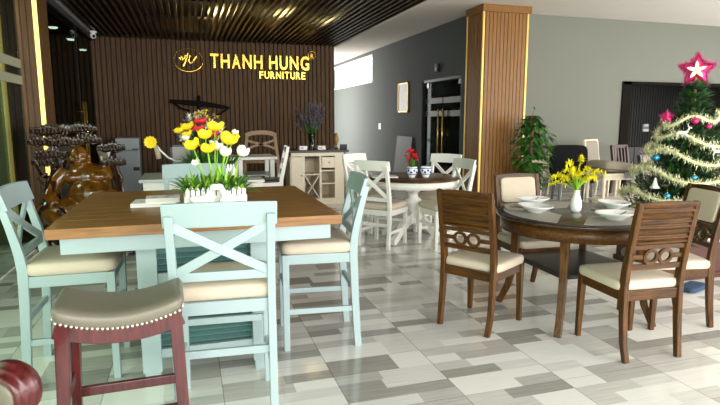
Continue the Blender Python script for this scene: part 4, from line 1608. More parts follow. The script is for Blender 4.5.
mb.bb((-hw + 0.02, -0.014, 0.11), (-hw + 0.215, 0.0, 0.81))
dr = mb.build('door', 'cream_paint', t, bevel=0.003)
mb = MB()
mb.sup((-hw + 0.19, -0.025, 0.5), (0.025, 0.025, 0.025), 1, 1, 6, 8)
mb.build('knob', 'steel', dr)
for x0, x1, z in ((-hw + 0.25, -hw + 0.505, 0.5), (-hw + 0.54, hw - 0.19, 0.56), (-hw + 0.54, hw - 0.19, 0.34)):
    mb = MB()
    mb.bb((x0, 0.01, z), (x1, 0.44, z + 0.02))
    mb.build('shelf', 'cream_paint', t)
mb = MB()
mb.bb((-hw + 0.545, -0.012, 0.62), (hw - 0.195, 0.0, 0.8))
dr = mb.build('drawer', 'cream_paint', t, bevel=0.003)
mb = MB()
mb.sup((-hw + 0.665, -0.022, 0.71), (0.022, 0.022, 0.022), 1, 1, 6, 8)
mb.build('knob', 'steel', dr)
for s in (0, 1):
    mb = MB()
    a, b = (-hw + 0.25, 0.02, 0.1 if s else 0.5), (-hw + 0.505, 0.02, 0.5 if s else 0.1)
    mb.bar([(a[0], 0.2, a[2]), (b[0], 0.2, b[2])], 0.36, 0.014, (0, 1, 0))
    mb.build('rack_board', 'cream_paint', t)
for k in range(4):
    mb = MB()
    x = -hw + 0.275 + k * 0.068
    mb.bb((x - 0.022, 0.0, 0.785), (x + 0.022, 0.4, 0.8))
    mb.bb((x - 0.006, 0.0, 0.8), (x + 0.006, 0.4, 0.82))
    mb.build('glass_rail', 'espresso', t)
# lavender
t = thing('lavender_vase', 'tall glass vase of dried lavender on the dark cabinet top', 'vase', (2.02, 9.26, 0.92))
mb = MB()
mb.lathe([(0.0, 0.0), (0.05, 0.0), (0.055, 0.01), (0.045, 0.03), (0.05, 0.12), (0.062, 0.24), (0.07, 0.27), (0.066, 0.27), (0.046, 0.12), (0.04, 0.04), (0, 0.03)], (0, 0, 0), 24)
mb.build('vase_body', 'clear_vase', t)
rnd = random.Random(8)
for k in range(46):
    a = rnd.uniform(0, 2 * PI)
    sp = rnd.uniform(0.05, 0.33)
    zt = rnd.uniform(0.55, 0.88) - sp * 0.55
    top = Vector((sp * math.cos(a), sp * math.sin(a) * 0.8, zt))
    mb = MB()
    P = [Vector((0.02 * math.cos(a), 0.02 * math.sin(a), 0.04)), Vector((top.x * 0.2, top.y * 0.2, 0.28)), top]
    mb.tube(P, 0.004, 5)
    st = mb.build('flower_stem', 'leaf_dark', t)
    mb = MB()
    for j in range(30):
        q = P[1].lerp(P[2], rnd.uniform(0.42, 1.03))
        v = Vector((rnd.gauss(0, 1), rnd.gauss(0, 1), rnd.gauss(0.4, 1))).normalized()
        mb.blade(q, v, rnd.uniform(0.03, 0.055), 0.022, seg=2)
    mb.build('bloom_spike', 'lavender', st)
mb = MB()
for k in range(70):
    a = rnd.uniform(0, 2 * PI)
    v = Vector((math.cos(a) * .6, math.sin(a) * .6, rnd.uniform(0.3, 1.2))).normalized()
    mb.blade((0, 0, rnd.uniform(0.2, 0.3)), v, rnd.uniform(0.12, 0.26), 0.02)
mb.build('leaves', 'leaf_dark', t)['kind'] = 'stuff'
for x, lb in ((1.85, 'small white box left of the lavender vase on the cabinet'), (2.17, 'small white box right of the lavender vase on the cabinet')):
    t = thing('card_box', lb, 'box', (x, 9.2, 0.92), RAD(8), 'small boxes by the lavender vase')
    mb = MB()
    mb.bb((-0.07, -0.04, 0), (0.07, 0.04, 0.065))
    mb.build('box_body', 'paper', t, bevel=0.003)
    mb = MB()
    mb.bb((-0.05, -0.0415, 0.015), (0.0, -0.04, 0.05))
    mb.build('printed_panel', 'mauve_print', t)
t = thing('carved_ornament', 'small tan carved ornament at the right end of the cream cabinet', 'ornament', (2.46, 9.3, 0.92))
mb = MB()
mb.lathe([(0, 0), (0.03, 0), (0.03, 0.02), (0.015, 0.05), (0.03, 0.1), (0.048, 0.16), (0.035, 0.22), (0.02, 0.27), (0, 0.28)], (0, 0, 0), 16)
mb.build('figure', 'brown_glaze', t)
mb = MB()
mb.lathe([(0, -0.0), (0.04, 0.0), (0.04, 0.015), (0, 0.015)], (0, 0, 0), 16)
mb.build('base', 'espresso', t)
t = thing('card_holder', 'low black card holder at the right corner of the cream cabinet', 'holder', (2.57, 9.22, 0.92), RAD(-8))
mb = MB()
mb.bb((-0.06, -0.035, 0), (0.06, 0.035, 0.03))
mb.prism([(-0.035, 0.03), (0.035, 0.03), (0.0, 0.085), (-0.03, 0.085)], -0.06, 0.06, Matrix.Rotation(PI / 2, 4, 'Z') @ Matrix.Rotation(PI / 2, 4, 'X'))
mb.build('holder_body', 'black', t, bevel=0.004)

# ------------------------------------------------------------------ CARVED LAUGHING FIGURE UNDER A TREE
def remesh(o, v=0.012, smooth=3):
    m = o.modifiers.new('fuse', 'REMESH')
    m.mode = 'VOXEL'
    m.voxel_size = v
    m.use_smooth_shade = True
    if smooth:
        s_ = o.modifiers.new('soften', 'SMOOTH')
        s_.iterations = smooth
        s_.factor = 0.5
    return o


t = thing('wood_carving', 'glossy amber wood carving of a seated round-bellied figure beneath a dark gnarled tree', 'sculpture', (-1.05, 6.3, 0))
mb = MB()
E1 = dict(e1=1, e2=1, nu=14, nv=22)
mb.sup((0.06, -0.03, 0.66), (0.46, 0.40, 0.36), **E1)
mb.sup((0.03, 0.0, 0.84), (0.42, 0.30, 0.28), **E1)
mb.sup((-0.02, -0.02, 0.94), (0.2, 0.17, 0.14), **E1)
mb.sup((-0.03, -0.04, 1.06), (0.19, 0.19, 0.21), **E1)
for s in (-1, 1):
    mb.sup((-0.03 + s * 0.1, -0.02, 1.03), (0.03, 0.05, 0.11), **E1)
    mb.sup((-0.03 + s * 0.05, -0.115, 1.03), (0.07, 0.05, 0.055), **E1)
    mb.sup((-0.03 + s * 0.042, -0.125, 1.085), (0.05, 0.02, 0.014), **E1)
    mb.sup((0.03 + s * 0.12, -0.13, 0.84), (0.15, 0.07, 0.1), **E1)
mb.sup((-0.03, -0.142, 1.055), (0.04, 0.04, 0.045), **E1)
mb.sup((-0.03, -0.135, 1.005), (0.075, 0.03, 0.018), **E1)
mb.sup((-0.03, -0.11, 0.98), (0.08, 0.06, 0.04), **E1)
mb.tube([(-0.16, 0, 0.9), (-0.27, -0.06, 0.78), (-0.3, -0.16, 0.64), (-0.24, -0.24, 0.58)], [0.085, 0.085, 0.075, 0.05], 12)
mb.tube([(0.2, 0, 0.9), (0.3, -0.06, 0.78), (0.32, -0.14, 0.66), (0.27, -0.22, 0.62)], [0.085, 0.08, 0.07, 0.05], 12)
for j in range(4):
    mb.tube([(-0.24 + 0.02 * j - 0.03, -0.25, 0.59), (-0.235 + 0.022 * j - 0.03, -0.285, 0.565), (-0.23 + 0.022 * j - 0.03, -0.295, 0.53)], [0.013, 0.012, 0.01], 6)
    mb.tube([(0.25 + 0.02 * j - 0.03, -0.22, 0.63), (0.245 + 0.022 * j - 0.03, -0.26, 0.61), (0.24 + 0.022 * j - 0.03, -0.275, 0.575)], [0.013, 0.012, 0.01], 6)
mb.tube([(-0.02, -0.02, 0.54), (-0.2, -0.16, 0.5), (-0.34, -0.2, 0.5), (-0.22, -0.3, 0.42), (0.0, -0.33, 0.4)], [0.14, 0.13, 0.11, 0.08, 0.055], 12)
mb.tube([(0.08, -0.02, 0.54), (0.26, -0.14, 0.5), (0.37, -0.18, 0.52), (0.36, -0.27, 0.36), (0.34, -0.3, 0.22)], [0.14, 0.13, 0.11, 0.09, 0.06], 12)
remesh(mb.build('seated_figure', 'amber', t), 0.011, 2)
# drapery folds of the robe, darker
mb = MB()
for x0, s in ((-0.2, -1), (0.24, 1)):
    for j in range(4):
        mb.tube([(x0 + s * 0.02 * j, 0.0 - 0.02 * j, 0.95), (x0 + s * (0.05 + 0.02 * j), -0.12, 0.8), (x0 + s * (0.07 + 0.02 * j), -0.2, 0.64), (x0 * 0.7 + s * 0.05 * j, -0.27, 0.48), (x0 * 0.4 + s * 0.05 * j, -0.3, 0.36)], [0.016, 0.022, 0.024, 0.024, 0.018], 8)
remesh(mb.build('robe_folds', 'dark_lacquer', t), 0.012, 1)
# lumpy root base
mb = MB()
rnd = random.Random(2)
mb.sup((0.0, 0.0, 0.24), (0.86, 0.6, 0.5), 0.8, 0.8, 12, 20)
for k in range(60):
    a = rnd.uniform(0, 2 * PI)
    z = rnd.uniform(0.05, 0.5)
    mb.sup((0.42 * math.cos(a) * rnd.uniform(.8, 1.05), 0.29 * math.sin(a) * rnd.uniform(.8, 1.1), z), (rnd.uniform(.08, .2), rnd.uniform(.08, .16), rnd.uniform(.08, .2)), 1, 1, 8, 10, rot=(rnd.uniform(-1, 1), rnd.uniform(-1, 1), 0))
for k in range(14):
    a = rnd.uniform(PI, 2 * PI)
    mb.tube([(0.3 * math.cos(a), 0.22 * math.sin(a), 0.45), (0.42 * math.cos(a), 0.3 * math.sin(a), 0.28), (0.47 * math.cos(a + .3), 0.33 * math.sin(a + .2), 0.1), (0.5 * math.cos(a + .2), 0.36 * math.sin(a + .2), 0.0)], [0.05, 0.045, 0.035, 0.03], 8)
mb.sup((-0.3, -0.16, 0.5), (0.26, 0.28, 0.3), 1, 1, 10, 14)
remesh(mb.build('root_base', 'dark_lacquer', t), 0.015, 1)
# gnarled tree with shelf-like tiers of foliage
mb = MB()
mb.tube([(-0.26, 0.12, 0.4), (-0.3, 0.12, 0.7), (-0.22, 0.1, 0.95), (-0.26, 0.08, 1.15), (-0.2, 0.08, 1.28)], [0.07, 0.055, 0.05, 0.04, 0.03], 10)
mb.tube([(0.25, 0.14, 0.5), (0.33, 0.12, 0.8), (0.26, 0.1, 1.0), (0.3, 0.06, 1.12)], [0.05, 0.04, 0.035, 0.025], 10)
mb.tube([(-0.22, 0.1, 0.95), (-0.05, 0.08, 1.2), (0.1, 0.04, 1.27)], [0.04, 0.03, 0.02], 8)
mb.tube([(-0.3, 0.12, 0.8), (-0.4, 0.04, 0.86), (-0.43, -0.02, 0.98), (-0.34, -0.04, 1.0)], [0.03, 0.022, 0.018, 0.012], 8)
mb.tube([(-0.33, 0.0, 0.88), (-0.42, -0.04, 0.83), (-0.36, -0.06, 0.78), (-0.26, -0.02, 0.82)], [0.014, 0.014, 0.014, 0.012], 8)
pads = [(-0.27, 0.0, 1.31, 0.17, 11), (-0.02, 0.0, 1.33, 0.16, 10), (-0.33, -0.02, 1.2, 0.13, 8), (-0.12, -0.06, 1.2, 0.15, 9), (0.06, -0.02, 1.22, 0.12, 7), (-0.27, -0.05, 1.08, 0.13, 8), (0.28, 0.0, 1.13, 0.12, 8), (0.3, -0.02, 0.98, 0.1, 6), (-0.36, -0.03, 1.0, 0.08, 5)]
for x, y, z, r_, n_ in pads:
    mb.tube([(x - r_, y, z - 0.015), (x - r_ * .5, y - 0.01, z - 0.04), (x, y - 0.02, z - 0.025), (x + r_ * .5, y, z - 0.045), (x + r_, y, z - 0.02)], [0.009, 0.013, 0.014, 0.012, 0.009], 6)
    for k in range(n_):
        u = -1 + 2 * k / (n_ - 1)
        xx = x + r_ * u
        hh = (0.05 + 0.035 * abs(math.sin(k * 2.3 + x * 40))) * (1 - 0.5 * u * u)
        for dy in (-0.04, 0.02):
            mb.tube([(xx - 0.013, y + dy, z - 0.03), (xx - 0.01, y + dy - 0.01, z + hh * 0.5), (xx, y + dy - 0.012, z + hh), (xx + 0.01, y + dy - 0.01, z + hh * 0.5), (xx + 0.013, y + dy, z - 0.03)], 0.0085, 6)
remesh(mb.build('carved_tree', 'dark_lacquer', t), 0.0085, 1)

# ------------------------------------------------------------------ SMALL THINGS ON WALLS AND CEILINGS
t = thing('cctv_camera', 'small white dome security camera at the top left corner of the batten wall', 'security camera', (-1.36, 10.2, 2.8))
o_ = pix(93, 38, 10.2)
t.location = (o_.x, 10.2, 2.86)
mb = MB()
mb.lathe([(0, 0), (0.06, 0), (0.06, -0.03), (0, -0.03)], (0, 0, 0), 20)
mb.build('mount', 'white_plastic', t)
mb = MB()
mb.sup((0, 0, -0.075), (0.1, 0.1, 0.1), 1, 1, 10, 16)
hd_ = mb.build('dome', 'white_plastic', t)
mb = MB()
mb.sup((0.02, -0.04, -0.085), (0.05, 0.045, 0.05), 1, 1, 8, 12)
mb.build('lens', 'black', hd_)
t = thing('gold_framed_picture', 'upright gold framed pale picture on the dark grey wall, left of the glass doors', 'picture', (XG - 0.02, 13.0, 1.61))
mb = MB()
for a, b in (((-0.02, -0.33, 0), (0.02, 0.33, 0.035)), ((-0.02, -0.33, 0.685), (0.02, 0.33, 0.72)), ((-0.02, -0.33, 0), (0.02, -0.295, 0.72)), ((-0.02, 0.295, 0), (0.02, 0.33, 0.72))):
    mb.bb(a, b)
mb.build('picture_frame', plain('old_gold_frame', (170, 130, 62), 0.35, 0.5), t)
mb = MB()
mb.bb((-0.008, -0.295, 0.035), (0.01, 0.295, 0.685))
mb.build('print', 'picture_print', t)
mb = MB()
mb.bb((-0.012, -0.5, 0), (0.012, 0.5, 1.02))
o = mb.build('leaning_panel', ['stone'], None, bevel=0.004, loc=(XG - 0.13, 12.85, 0.003), rot=(0, RAD(6), 0))
tag(o, 'grey stone panel leaning on the dark grey wall behind the pedestal table', 'panel')
t = thing('light_switch', 'small white light switch on the dark grey wall', 'switch', (XG - 0.006, 14.8, 1.16))
mb = MB()
mb.bb((-0.006, -0.09, 0), (0.006, 0.09, 0.17))
mb.build('plate', 'white_plastic', t, bevel=0.003)
mb = MB()
mb.bb((-0.011, -0.04, 0.04), (-0.006, 0.04, 0.13))
mb.build('rocker', 'white_plastic', t)
t = thing('door_sensor', 'small dark box sensor mounted above the glass double doors', 'sensor', (XG - 0.03, 11.05, 2.44))
mb = MB()
mb.bb((-0.03, -0.08, 0), (0.03, 0.08, 0.17))
mb.build('housing', 'black', t, bevel=0.006)
mb = MB()
mb.bb((-0.034, -0.03, 0.03), (-0.03, 0.03, 0.1))
mb.build('sensor_window', 'grey_paint', t)
G = 'glowing discs for reflections in the dark glass doors'
for k, (x, y, lb) in enumerate(((53, 27, 'round glowing disc for a reflected ceiling light, behind the dark glass doors, highest of three'), (71, 39, 'round glowing disc for a reflected ceiling light, behind the dark glass doors, middle of three'), (83, 49.5, 'round glowing disc for a reflected ceiling light, behind the dark glass doors, lowest of three'))):
    q = pix(x, y, 1.0)
    Yd = (2.985 - 1.42) / (q.z - 1.42)
    q = pix(x, y, Yd)
    t = thing('reflection_disc', lb, 'ceiling light', (q.x, Yd, q.z), 0, G)  # added disc stands in for a ceiling light mirrored in the glass
    mb = MB()
    mb.lathe([(0.075, 0), (0.1, 0), (0.1, 0.036), (0.075, 0.036)], (0, 0, 0), 24)
    mb.build('rim', 'white_plastic', t)
    mb = MB()
    mb.lathe([(0, -0.03), (0.06, -0.024), (0.078, 0.0), (0.078, 0.02), (0, 0.02)], (0, 0, 0), 24)
    mb.build('diffuser', 'reflection_glow', t)
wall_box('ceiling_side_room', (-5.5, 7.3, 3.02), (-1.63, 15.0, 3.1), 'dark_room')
t = thing('recessed_spot', 'small recessed ceiling spot in the white ceiling at the top right', 'ceiling light', pix(712, 8.5, 6.95) + Vector((0, 0, 0)))
t.location.z = 3.39
mb = MB()
mb.lathe([(0.05, 0), (0.075, 0), (0.075, 0.01), (0.05, 0.01)], (0, 0, 0), 24)
mb.build('rim', 'white_plastic', t)
mb = MB()
mb.lathe([(0, 0.006), (0.05, 0.006), (0.05, 0.009), (0, 0.009)], (0, 0, 0), 24)
mb.build('diffuser', 'steel', t)

# ------------------------------------------------------------------ CLIMBING PLANT BESIDE THE COLUMN
t = thing('climbing_plant', 'tall bushy green climbing plant in a pot, right of the wood column', 'plant', (5.72, 8.32, 0))
mb = MB()
mb.lathe([(0, 0), (0.15, 0), (0.17, 0.03), (0.2, 0.3), (0.215, 0.32), (0.19, 0.32), (0.17, 0.28), (0, 0.28)], (0, 0, 0), 28)
mb.build('pot', 'grey_paint', t)
mb = MB()
mb.tube([(0, 0, 0.25), (0, 0, 1.5)], 0.035, 10)
mb.build('moss_pole', 'natural_wood', t)
rnd = random.Random(17)
mb = MB()
for k in range(620):
    z = 0.28 + 1.22 * rnd.random()
    a = rnd.uniform(0, 2 * PI)
    rad = (0.2 + 0.17 * math.sin(PI * min(1, (z - 0.1) / 1.6)) + 0.05 * math.sin(z * 9 + a * 2)) * rnd.uniform(0.35, 1.05) * (1.0 if z < 1.25 else (1.62 - z) / 0.37)
    v = Vector((math.cos(a), math.sin(a), rnd.uniform(-0.7, 0.5))).normalized()
    mb.blade((rad * 0.85 * math.cos(a), rad * 0.85 * math.sin(a), z), v, rnd.uniform(0.08, 0.15), rnd.uniform(0.06, 0.095), droop=0.4, mi=0 if rnd.random() < 0.55 else 1, seg=4, fold=0.12)
mb.build('leaves', ['leaf_dark', 'leaf'], t)['kind'] = 'stuff'
mb = MB()
mb.tube([(0, 0, 1.45), (0.02, 0, 1.55), (0.03, -0.02, 1.62)], 0.006, 6)
mb.blade((0.03, -0.02, 1.6), (-0.5, -0.2, 0.7), 0.07, 0.03)
mb.build('shoot', 'leaf', t)

# ------------------------------------------------------------------ FURNITURE BY THE RIGHT GREY WALL
t = thing('tub_chair', 'charcoal upholstered chair with a rounded back against the grey wall, right of the green plant', 'armchair', (6.42, 8.08, 0), RAD(158))
mb = MB()
mb.sup((0, -0.28, 0.7), (0.66, 0.13, 0.56), 0.35, 0.3, 12, 28, rot=(RAD(6), 0, 0))
mb.build('backrest', 'charcoal_fabric', t)
mb = MB()
mb.sup((0, 0.02, 0.42), (0.64, 0.58, 0.16), 0.35, 0.25, 10, 24)
mb.build('seat', 'charcoal_fabric', t)
for sx in (-1, 1):
    for sy in (-1, 1):
        mb = MB()
        mb.bar([(sx * 0.27, sy * 0.23, 0), (sx * 0.25, sy * 0.21, 0.37)], [0.03, 0.045], [0.03, 0.045])
        mb.build('leg', 'espresso', t)


def upholstered_chair(label, loc, rz, frame, pad, h, w=0.48, slats=0, group=None):
    t = thing('upholstered_chair' if not slats else 'slatted_chair', label, 'chair', loc, rz, group)
    by = lambda z: -0.2 - 0.09 * max(0, (z - 0.46) / (h - 0.46)) - 0.05 * max(0, (0.46 - z) / 0.46)
    for s in (-1, 1):
        mb = MB()
        mb.bar([(s * (w / 2 - 0.02), by(z), z) for z in (0, 0.25, 0.46, 0.65, 0.85, h - 0.05, h)], 0.045, [0.04, 0.045, 0.06, 0.055, 0.05, 0.06, 0.04])
        mb.build('back_leg', frame, t, bevel=0.004)
        mb = MB()
        mb.bar([(s * (w / 2 - 0.025), 0.2, 0), (s * (w / 2 - 0.025), 0.2, 0.42)], [0.035, 0.05], [0.035, 0.05])
        mb.build('front_leg', frame, t, bevel=0.003)
    mb = MB()
    mb.bb((-w / 2, -0.21, 0.36), (w / 2, 0.22, 0.43))
    mb.build('seat_frame', frame, t, bevel=0.004)
    mb = MB()
    mb.sup((0, 0.01, 0.46), (w, 0.44, 0.09), 0.4, 0.2)
    mb.build('seat_cushion', pad, t)
    mb = MB()
    mb.bar([(-w / 2 + 0.02, by(h - 0.03), h - 0.03), (w / 2 - 0.02, by(h - 0.03), h - 0.03)], 0.06, 0.03, (0, 0, 1))
    mb.build('crest_rail', frame, t, bevel=0.004)
    if slats:
        for k in range(slats):
            x = -w / 2 + w * (k + 1) / (slats + 1)
            mb = MB()
            mb.bar([(x, by(0.5), 0.5), (x, by(h - 0.05), h - 0.05)], 0.03, 0.015)
            mb.build('back_slat', frame, t)
    else:
        mb = MB()
        ang = math.atan2(by(h) - by(0.55), h - 0.55)
        mb.sup((0, (by(h) + by(0.55)) / 2 + 0.01, (h + 0.52) / 2), (w - 0.075, 0.07, h - 0.56), 0.3, 0.2, 10, 24, rot=(-ang, 0, 0))
        mb.build('back_cushion', pad, t)
    return t


upholstered_chair('cream framed chair with a greige padded back, standing behind the charcoal chair', (7.36, 8.4, 0), RAD(205), 'cream_paint', 'greige', 1.06, 0.54)
upholstered_chair('dark reddish slatted wooden chair by the dark opening, behind the cushioned end table', (8.12, 8.55, 0), RAD(190), plain('dark_red_brown', (74, 48, 44), 0.4), 'espresso', 0.94, 0.46, 4)
upholstered_chair('greige padded chair half hidden by the left edge of the Christmas tree', (7.0, 6.7, 0), RAD(200), 'espresso', 'greige', 0.88, 0.46)
upholstered_chair('low cream framed chair half hidden between green plant and charcoal chair', (6.35, 8.75, 0), RAD(175), 'cream_paint', 'cream_paint', 0.72, 0.46)
t = thing('end_table', 'cream end table with a lower shelf, carrying a greige cushion', 'table', (6.72, 7.5, 0))
mb = MB()
mb.bb((-0.36, -0.25, 0.52), (0.36, 0.25, 0.56))
mb.build('tabletop', 'cream_paint', t, bevel=0.006)
mb = MB()
for s in (-1, 1):
    mb.bb((-0.31, s * 0.2 - 0.01, 0.45), (0.31, s * 0.2 + 0.01, 0.52))
    mb.bb((s * 0.3 - 0.01, -0.2, 0.45), (s * 0.3 + 0.01, 0.2, 0.52))
mb.build('apron', 'cream_paint', t)
mb = MB()
mb.bb((-0.3, -0.2, 0.09), (0.3, 0.2, 0.115))
mb.build('shelf', 'cream_paint', t)
for sx in (-1, 1):
    for sy in (-1, 1):
        mb = MB()
        mb.lathe([(0, 0), (0.022, 0), (0.028, 0.05), (0.024, 0.16), (0.034, 0.3), (0.026, 0.36), (0.036, 0.4), (0.036, 0.52), (0, 0.52)], (sx * 0.29, sy * 0.19, 0), 16)
        mb.build('leg', 'cream_paint', t)
t = thing('seat_cushion', 'thick greige cushion lying on the cream end table', 'cushion', (6.72, 7.48, 0.561), RAD(4))
mb = MB()
mb.sup((0.0, 0, 0.095), (0.74, 0.52, 0.18), 0.7, 0.3, 12, 32, rot=(0, RAD(5), 0), fn=lambda p: Vector((p.x, p.y, p.z * (1.05 - 0.4 * p.x))))
mb.build('cushion_body', 'greige', t)
mb = MB()
mb.sup((0.0, 0, 0.05), (0.76, 0.54, 0.03), 0.5, 0.3, 6, 32, rot=(0, RAD(5), 0))
mb.build('welt', plain('dark_greige', (96, 90, 80), 0.8), t)
mb = MB()
rnd = random.Random(6)
nx, nz = 10, 8
verts = []
for j in range(nz + 1):
    for i in range(nx + 1):
        x = -0.09 + 0.18 * i / nx
        z = -0.09 * j / nz * 1.2 + (0.0)
        verts.append(Vector((x * (1 - 0.2 * j / nz), -0.012 * math.sin(i * 1.9) - 0.006 * j / nz, z)))
for side in (0, 1):
    pass
V2 = verts + [v + Vector((0, 0.006, 0)) for v in verts]
S_ = (nx + 1) * (nz + 1)
F = []
for j in range(nz):
    for i in range(nx):
        a = j * (nx + 1) + i
        F.append((a, a + 1, a + nx + 2, a + nx + 1))
        F.append((S_ + a, S_ + a + nx + 1, S_ + a + nx + 2, S_ + a + 1))
mb._add(V2, F, 0, True)
o = mb.build('cloth', plain('grey_cloth', (150, 148, 146), 0.9), None, loc=(6.85, 7.235, 0.58))
tag(o, 'crumpled grey cloth hanging over the front edge of the cream end table', 'cloth')
t = thing('black_sideboard', 'black sideboard standing inside the dark opening, left of the Christmas tree', 'cabinet', (9.4, 10.3, 0))
mb = MB()
mb.bb((-0.7, -0.22, 0.05), (0.7, 0.22, 0.82))
mb.build('carcass', 'black', t, bevel=0.005)
for k in range(3):
    mb = MB()
    mb.bb((-0.68 + k * 0.46, -0.238, 0.08), (-0.24 + k * 0.46, -0.222, 0.79))
    dr = mb.build('door', 'espresso', t, bevel=0.003)
    mb = MB()
    mb.sup((-0.27 + k * 0.46, -0.248, 0.45), (0.02, 0.02, 0.08), 1, 1, 6, 8)
    mb.build('handle', 'steel', dr)
mb = MB()
mb.bb((-0.66, -0.18, 0), (0.66, 0.18, 0.05))
mb.build('plinth', 'black', t)
q = pix(646, 128, 11.93)
t = thing('wall_panel', 'small white control panel on the dark clad wall beyond the opening', 'panel', (q.x, 11.94, q.z))
mb = MB()
mb.bb((-0.07, -0.02, 0.04), (0.07, 0.01, 0.1))
mb.build('upper_box', 'white_plastic', t, bevel=0.003)
mb = MB()
mb.bb((-0.09, -0.02, -0.09), (0.09, 0.01, -0.03))
mb.build('lower_box', 'white_plastic', t, bevel=0.003)
mb = MB()
mb.bb((-0.1, 0.0, -0.1), (0.1, 0.012, 0.11))
mb.build('backplate', 'grey_paint', t)

# ------------------------------------------------------------------ CHRISTMAS TREE
TXX, TYY = 4.58, 4.1
t = thing('christmas_tree', 'decorated green Christmas tree in a reddish wooden crate at the right edge', 'tree', (TXX, TYY, 0))
mb = MB()
cw, ch = 0.4, 0.34
for s in (-1, 1):
    mb.bb((-cw, s * cw - 0.012, 0), (cw, s * cw + 0.012, ch))
    mb.bb((s * cw - 0.012, -cw, 0), (s * cw + 0.012, cw, ch))
mb.bb((-cw, -cw, 0), (cw, cw, 0.02))
for s in (-1, 1):
    for z in (0.0, 0.29):
        mb.bb((-cw - 0.02, s * (cw + 0.018) - 0.01, z), (cw + 0.02, s * (cw + 0.018) + 0.01, z + 0.05))
        mb.bb((s * (cw + 0.018) - 0.01, -cw, z), (s * (cw + 0.018) + 0.01, cw, z + 0.05))
mb.build('crate', 'crate', t)
mb = MB()
mb.tube([(0, 0, 0.02), (0, 0, 1.0), (0, 0, 1.76)], [0.045, 0.03, 0.012], 10)
mb.build('trunk', 'natural_wood', t)
tree_r = lambda z: max(0.04, 0.68 * (1.82 - z) / 1.45)
rnd = random.Random(33)
mb = MB()
nl = 17
for L_ in range(nl):
    z = 0.42 + 1.3 * L_ / (nl - 1)
    R_ = tree_r(z)
    nb = max(6, int(9 + 22 * R_))
    for k in range(nb):
        a = 2 * PI * (k + rnd.random() * 0.7) / nb
        rl = R_ * rnd.uniform(0.8, 1.05)
        dv = Vector((math.cos(a), math.sin(a), 0))
        n_need = int(16 + 44 * rl)
        for j in range(n_need):
            u = rnd.uniform(0.12, 1)
            q = dv * rl * u + Vector((0, 0, z - 0.14 * rl * u + rnd.uniform(-0.015, 0.015)))
            v = (dv * rnd.uniform(0.3, 1) + Vector((-dv.y, dv.x, 0)) * rnd.uniform(-0.9, 0.9) + Vector((0, 0, rnd.uniform(-0.15, 0.7)))).normalized()
            mb.blade(q, v, rnd.uniform(0.07, 0.12), 0.022, seg=2, mi=0 if rnd.random() < 0.7 else 1)
mb.build('foliage', ['pine', 'leaf_dark'], t)['kind'] = 'stuff'

# garlands and ornaments hang on the tree
view = Vector((-TXX, -TYY, 0)).normalized()
A0 = math.atan2(view.y, view.x)
G = 'tinsel garlands on the Christmas tree'
gl_ = ((1.42, 0.03, 'topmost, just below the crown'), (1.245, -0.05, 'second from the top, below the pink star'), (1.08, -0.07, 'third from the top'), (0.9, -0.05, 'fourth from the top'), (0.74, 0.02, 'fifth from the top'), (0.56, 0.03, 'lowest, near the crate'))
for gi, (z0, tilt, wh) in enumerate(gl_):
    rnd = random.Random(50 + gi)
    mb = MB()
    n_ = 90
    P = []
    for k in range(n_ + 1):
        a = A0 + 2 * PI * k / n_
        z = z0 + tilt * math.sin(a - A0) + 0.035 * math.cos(4 * (a - A0) + gi)
        r_ = tree_r(z) * 1.0 + 0.045
        P.append(Vector((r_ * math.cos(a), r_ * math.sin(a), z)))
    mb.tube(P, 0.014, 6, cap=False)
    L_ = 2 * PI * tree_r(z0)
    for k in range(int(1100 * L_)):
        u = rnd.uniform(0, n_)
        i = min(n_ - 1, int(u))
        q = P[i].lerp(P[i + 1], u - i)
        v = Vector((rnd.gauss(0, 1), rnd.gauss(0, 1), rnd.gauss(0, 1))).normalized()
        off = Vector((rnd.gauss(0, 1), rnd.gauss(0, 1), rnd.gauss(0, 1))) * 0.014
        mb.blade(q + off, v, rnd.uniform(0.03, 0.058), 0.022, seg=1, fold=0.0, mi=0 if rnd.random() < 0.7 else 1)
    o = mb.build('tinsel_garland', ['tinsel', 'tinsel_deep'], None, loc=(TXX, TYY, 0), recalc=False)
    tag(o, 'pale green tinsel garland around the Christmas tree, ' + wh, 'garland', G)


def star_poly(R_, r_, n=5, rot=PI / 2):
    return [((R_ if k % 2 == 0 else r_) * math.cos(rot + PI * k / n), (R_ if k % 2 == 0 else r_) * math.sin(rot + PI * k / n)) for k in range(2 * n)]


def star(name, label, loc, R_, cat, fringe):
    t = thing(name, label, cat, loc, 0)
    t.rotation_euler = (0, 0, A0 + PI / 2)
    rnd = random.Random(int(R_ * 1000))
    mb = MB()
    pts = star_poly(R_ * 0.93, R_ * 0.5)
    V = [Vector((x, 0, z)) for x, z in pts] + [Vector((0, -R_ * 0.16, 0)), Vector((0, R_ * 0.16, 0))]
    F = []
    for k in range(10):
        F += [(k, (k + 1) % 10, 10), ((k + 1) % 10, k, 11)]
    mb._add(V, F)
    mb.build('star_body', 'pink_foil', t)
    mb = MB()
    for k in range(fringe):
        e = k % 10
        a, b = Vector((pts[e][0], 0, pts[e][1])), Vector((pts[(e + 1) % 10][0], 0, pts[(e + 1) % 10][1]))
        q = a.lerp(b, rnd.random())
        v = (q.normalized() * 0.6 + Vector((rnd.gauss(0, .8), rnd.gauss(0, .8), rnd.gauss(0, .8)))).normalized()
        mb.blade(q, v, R_ * rnd.uniform(0.16, 0.34), R_ * 0.1, seg=1, fold=0)
    mb.build('tinsel_fringe', 'pink_tinsel', t, recalc=False)
    return t


